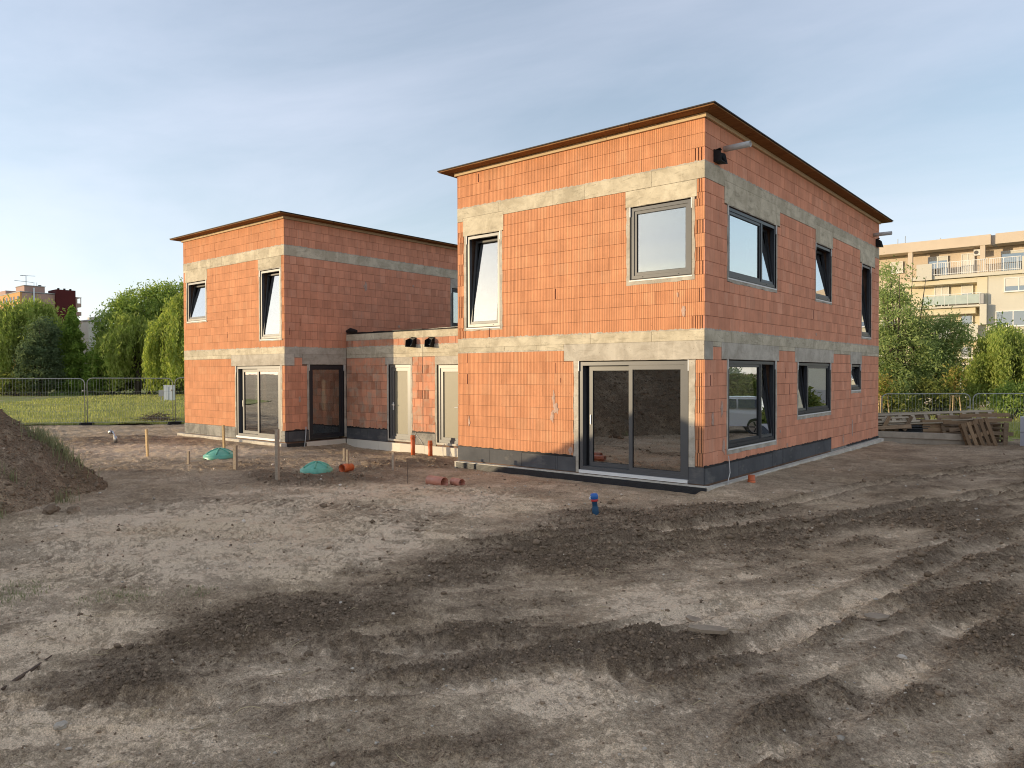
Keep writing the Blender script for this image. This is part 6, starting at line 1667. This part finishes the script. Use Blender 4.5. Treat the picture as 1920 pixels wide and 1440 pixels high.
# terrace fronts: solid panels and railings
for (a, b) in ((-7.46, -6.30), (-0.02, 1.3), (7.0, 8.4), (13.5, 15)): ab('balcony_panel', 'plaster_pale', a, b, 9.55, 10.93, -0.28, -0.11)
ab('balcony_side', 'plaster_grey', -7.46, -7.36, 9.60, 10.90, -0.105, 1.7)
def railing(u0, u1, z0, z1, d, step=0.13):
    mb = MB(); AF.box(mb, u0, u1, z1 - 0.05, z1, d, d + 0.05); AF.box(mb, u0, u1, z0 + 0.06, z0 + 0.10, d + 0.003, d + 0.043)
    r_ = mb.build('railing', 'white_pvc', apt, an); k = u0
    while k < u1:
        m = MB(); AF.box(m, k, k + (0.06 if round((k - u0) / step) % 7 == 0 else 0.026), z0, z1 - 0.052, d + 0.012, d + 0.038); m.build('baluster', 'white_pvc', r_); k += step
for (a, b) in ((-6.26, -2.3), (-2.2, -0.08), (1.4, 6.9), (8.5, 13.4)): railing(a, b, 9.90, 10.97, -0.20, 0.13 if a < 0 else 0.26)
# loggia column left: niches with balconies
for (zt, zf, kind) in ((9.15, 7.28, 'frosted'), (6.56, 4.62, 'solid'), (3.9, 1.95, 'bars'), (1.2, -0.7, 'bars')):
    ab('loggia_floor', 'plaster_pale', -8.6, -2.37, zf - 0.16, zf, -0.25, 1.59)
    awindow(-4.42, -3.54, zf + 0.95, zt, 1.48, 0.85 if kind == 'frosted' else 0.0, mull=0)
    awindow(-6.4, -5.3, zf + 0.02, zt, 1.48, 0.5, mull=1)
    if kind == 'frosted':
        for k in range(5):
            a = -7.0 + k * 0.83; ab('balcony_panel', 'frosted', a, a + 0.80, zf + 0.12, zf + 0.86, -0.24, -0.215)
            ab('rail_post', 'white_pvc', a + 0.80, a + 0.828, zf - 0.05, zf + 0.93, -0.25, -0.21)
        ab('handrail', 'white_pvc', -7.0, -2.72, zf + 0.93, zf + 0.975, -0.26, -0.20)
        ab('balcony_side', 'plaster_grey', -2.87, -2.58, zf + 0.05, zf + 0.86, -0.21, 0.9)
    elif kind == 'solid': ab('balcony_panel', 'plaster_pale', -4.55, -2.95, zf - 0.28, zf + 1.06, -0.30, -0.20); railing(-7.0, -4.6, zf, zf + 1.0, -0.24, 0.2)
    else: railing(-7.0, -2.8, zf, zf + 1.0, -0.24, 0.2)
ab('projecting_wall', 'plaster_pale', -2.84, -2.365, 5.62, 7.26, -0.30, 1.59)
ab('loggia_lintel', 'plaster_cream', -8.6, -3.11, 9.16, 9.54, 0.2, 1.59); ab('loggia_lintel', 'plaster_cream', -8.6, -3.2, 6.60, 7.10, 0.2, 1.59)
ab('loggia_pier', 'plaster_cream', -3.10, -2.366, -1.4, 5.60, 0.2, 1.59); ab('loggia_pier', 'plaster_cream', -3.10, -2.366, 7.29, 9.54, 0.2, 1.59)
# strip windows on the flat wall
for (a, b, z0, z1, fr) in ((-1.22, 1.6, 8.20, 9.34, 0.62), (-1.80, 1.7, 5.42, 6.68, 0.0), (-1.5, 1.6, 2.7, 3.9, 0.4), (-1.5, 1.6, 0.1, 1.3, 0.0), (4.0, 7.0, 8.2, 9.34, 0.3), (4.0, 7.0, 5.4, 6.6, 0.5), (4, 7, 2.7, 3.9, 0.2), (10, 13, 8.2, 9.34, 0.6), (10, 13, 5.4, 6.6, 0.2), (10, 13, 2.7, 3.9, 0.3)): awindow(a, b, z0, z1, 0.17, fr, mull=2)
for (a, b, z0, z1) in ((-13, -11.6, 7.9, 9.1), (-13, -11.6, 5.2, 6.4), (-10.6, -9.4, 2.5, 3.7), (-10.6, -9.4, 5.2, 6.4)): awindow(a, b, z0, z1, 1.52)
ab('base_wall', 'plaster_grey', -3.3, 18.0, -1.4, 0.1, 0.12, 0.2)
# air conditioner
u = MB(); AF.box(u, -3.45, -2.93, 11.45, 11.95, 0.95, 1.3); ac = u.build('air_conditioner', 'white_pvc', apt, an)
mb = MB(); mb.xf(Matrix.Identity(4)); mb.tube([AF.p(-3.26, 11.70, 0.945), AF.p(-3.26, 11.70, 0.94)], 0.16, 16); mb.build('fan_grille', 'anthracite', ac)
for u_, h in ((-9.6, 0.9), (-9.0, 1.1), (-6.2, 0.6)):
    mb = MB(); mb.tube([AF.p(u_, 12.9, 3), AF.p(u_, 12.95 + h, 3)], 0.03, 5); mb.build('aerial', 'galvanised', apt, an)
ab('roof_vent', 'plaster_grey', -9.5, -8.7, 12.9, 13.25, 2.6, 3.4)

# ------------------------------------------------------------------ far blocks on the left
XB, YB = -258.0, 65.1
fb = empty('panel_block', (XB, YB, -0.5)); tag(fb, 'tall orange and pink apartment block with the dark red end tower', 'apartment block'); fn = (-XB, -YB, 0.5)
def fbx(name, mat, x0, x1, y0, y1, z0, z1, parent=None):
    mb = MB(); mb.box(x0, x1, y0, y1, z0, z1); return mb.build(name, mat, parent or fb, fn if parent is None else (0, 0, 0))
fbx('front_wall', 'plaster_orange', XB - 70, XB - 0.05, YB, YB + 0.5, -0.5, 27.4)
fbx('end_wall', 'plaster_pink', XB - 70, XB, YB + 0.52, YB + 9.7, -0.5, 27.3)
fbx('roof_edge', 'plaster_grey', XB - 70, XB + 0.1, YB - 0.1, YB + 9.7, 27.42, 27.7)
fbx('stair_tower', 'plaster_pink', XB - 9, XB - 1.0, YB + 1.5, YB + 7.2, 27.72, 29.6)
fbx('stair_tower_roof', 'plaster_grey', XB - 9.2, XB - 0.8, YB + 1.3, YB + 7.4, 29.62, 29.8)
for k in range(3): fbx('roof_house', 'plaster_pink', XB - 24 - 16 * k, XB - 18 - 16 * k, YB + 1.2, YB + 7.2, 27.72, 29.3)
rt_ = fbx('red_tower', 'panel_red', XB - 6, XB + 1.2, YB + 9.75, YB + 15.4, -0.5, 29.0)
for k in range(3): fbx('vent_cowl', 'tyre', XB, XB + 0.6, YB + 10.4 + 1.75 * k, YB + 10.9 + 1.75 * k, 29.02, 29.5, rt_)
fbx('balcony_wall', 'plaster_pink', XB - 6, XB + 0.4, YB + 15.45, YB + 16.2, -0.5, 27.0)
for z in (25.6, 22.8, 20.0): fbx('balcony', 'plaster_pink', XB - 3, XB + 0.3, YB + 16.25, YB + 17.4, z - 1.8, z - 0.6)
fbx('balcony_roof', 'plaster_pink', XB - 3, XB + 0.3, YB + 16.25, YB + 17.5, 26.8, 27.0)
fbx('balcony_post', 'plaster_pink', XB + 0.1, XB + 0.3, YB + 17.2, YB + 17.4, 25.05, 26.78)
fbx('flue_pipe', 'steel', XB + 0.05, XB + 0.45, YB + 3.5, YB + 3.9, 10, 29.0)
for k in range(16):
    for rw in range(5):
        x1 = XB - 1.2 - 3.4 * k - (0.6 if k % 2 else 0); z1 = 26.3 - 2.8 * rw
        w_ = fbx('window', 'dark_glass', x1 - 1.3, x1, YB - 0.06, YB - 0.005, z1 - 1.9, z1)
mb = MB()
mb.tube([(XB - 3, YB + 2.6, 29.8), (XB - 3, YB + 2.6, 33.0)], 0.09, 5); mb.tube([(XB - 3, YB + 1.0, 32.9), (XB - 3, YB + 5.2, 33.1)], 0.06, 4); mb.tube([(XB - 3, YB - 0.6, 31.2), (XB - 3, YB + 4.6, 31.0)], 0.06, 4)
for k in range(5): mb.tube([(XB - 3.5, YB + 1.2 + k * 0.4, 33.0), (XB - 2.5, YB + 1.2 + k * 0.4, 33.0)], 0.05, 4)
mb.tube([(XB - 3, YB + 4.8, 29.8), (XB - 3, YB + 4.8, 31.2)], 0.06, 4); mb.tube([(XB - 3, YB + 5.6, 29.8), (XB - 3, YB + 5.6, 31.1)], 0.06, 4)
mb.build('aerial', 'tyre', fb, fn)
mb = MB(); mb.lathe([(0.02, 0.0), (0.4, 0.15), (0.5, 0.4)], (XB - 3, YB + 6.4, 29.9), 10); mb.build('dish', 'tyre', fb, fn)
f2 = empty('panel_block', (-300, 102, -0.5)); tag(f2, 'low pale apartment block glimpsed between cone tree and tallest tree', 'apartment block')
mb = MB(); mb.box(-6, 6, -4, 2.2, 0, 22.3); mb.build('wall', 'plaster_pale', f2)
mb = MB(); mb.box(-6.3, 6.3, -4.3, 2.5, 22.32, 22.8); mb.build('roof', 'plaster_grey', f2)
mb = MB(); mb.box(-3, 6.2, -1, 2.4, 22.82, 24.2); mb.build('roof_house', 'plaster_pale', f2)
for k in range(4):
    mb = MB(); mb.box(6.0, 6.06, -1.0, 0.6, 19.6 - 3 * k, 21.3 - 3 * k); mb.build('window', 'dark_glass', f2)

# ------------------------------------------------------------------ what the side windows mirror: a parked estate car and a hedge
def make_car(loc, rz):
    e = empty('parked_car', loc, (0, 0, rz)); tag(e, 'silver estate car seen mirrored in the large ground-floor side window', 'car')
    prof = [(-2.35, 0.35), (-2.38, 0.75), (-2.25, 1.02), (-1.95, 1.42), (-1.5, 1.50), (0.1, 1.50), (0.5, 1.42), (1.15, 1.02), (2.1, 0.86), (2.36, 0.66), (2.38, 0.35)]
    def section(y, inset, lift):
        return [(x * (1 - 0.02 * inset), y, z if z < 1.0 else 1.0 + (z - 1.0) * (1 - lift)) for x, z in prof]
    ys = [(-0.90, 1.2, 0.0), (-0.92, 0.5, 0), (0.92, 0.5, 0), (0.90, 1.2, 0)]
    mb = MB(); vs_ = []; n = len(prof)
    for y_, ins, li in ((-0.88, 1, 0), (0.88, 1, 0)):
        for x_, z_ in prof: vs_.append((x_, y_ * (1.0 if z_ < 1.05 else 0.80) if z_ < 1.4 else y_ * 0.74, z_))
    mb.add(vs_, [(k, (k + 1) % n, n + (k + 1) % n, n + k) for k in range(n)] + [tuple(reversed(range(n))), tuple(range(n, 2 * n))])
    body = mb.build('body', 'car_paint', e)
    for sgn in (-1, 1):
        yb, yt = sgn * 0.878, sgn * 0.690
        for (pl) in ([(-1.9, 1.07), (-1.68, 1.40), (-0.75, 1.42), (-0.75, 1.06)], [(-0.70, 1.06), (-0.70, 1.42), (0.10, 1.42), (0.55, 1.32), (0.95, 1.06)]):
            pts = [(x_, (yb if z_ < 1.2 else yt) + sgn * 0.012, z_) for x_, z_ in pl]; m = MB(); k = len(pts)
            m.add(pts + [(a, b - sgn * 0.02, c) for a, b, c in pts], [tuple(range(k)), tuple(reversed(range(k, 2 * k)))]); m.build('side_window', 'dark_glass', e)
        for xw in (-1.42, 1.45):
            m = MB(); m.tube([(xw, sgn * 0.66, 0.33), (xw, sgn * 0.895, 0.33)], 0.34, 24); wh = m.build('wheel', 'tyre', e)
            m = MB(); m.tube([(xw, sgn * 0.89, 0.33), (xw, sgn * 0.905, 0.33)], 0.235, 20); m.build('rim', 'steel', wh)
            for q in range(5):
                a = 2 * math.pi * q / 5; m = MB(); m.tube([(xw + 0.04 * math.cos(a), sgn * 0.908, 0.33 + 0.04 * math.sin(a)), (xw + 0.21 * math.cos(a), sgn * 0.908, 0.33 + 0.21 * math.sin(a))], 0.03, 5); m.build('spoke', 'gasket', wh)
        m = MB(); m.box(-2.40, -2.2, sgn * 0.62 - 0.12, sgn * 0.62 + 0.12, 0.86, 0.98); m.build('tail_lamp', 'red_tape', e)
        m = MB(); m.box(2.15, 2.37, sgn * 0.62 - 0.16, sgn * 0.62 + 0.16, 0.66, 0.78); m.build('headlight', 'white_plastic', e)
    return e
make_car((6.6, 15.6, -0.72), R(-28))
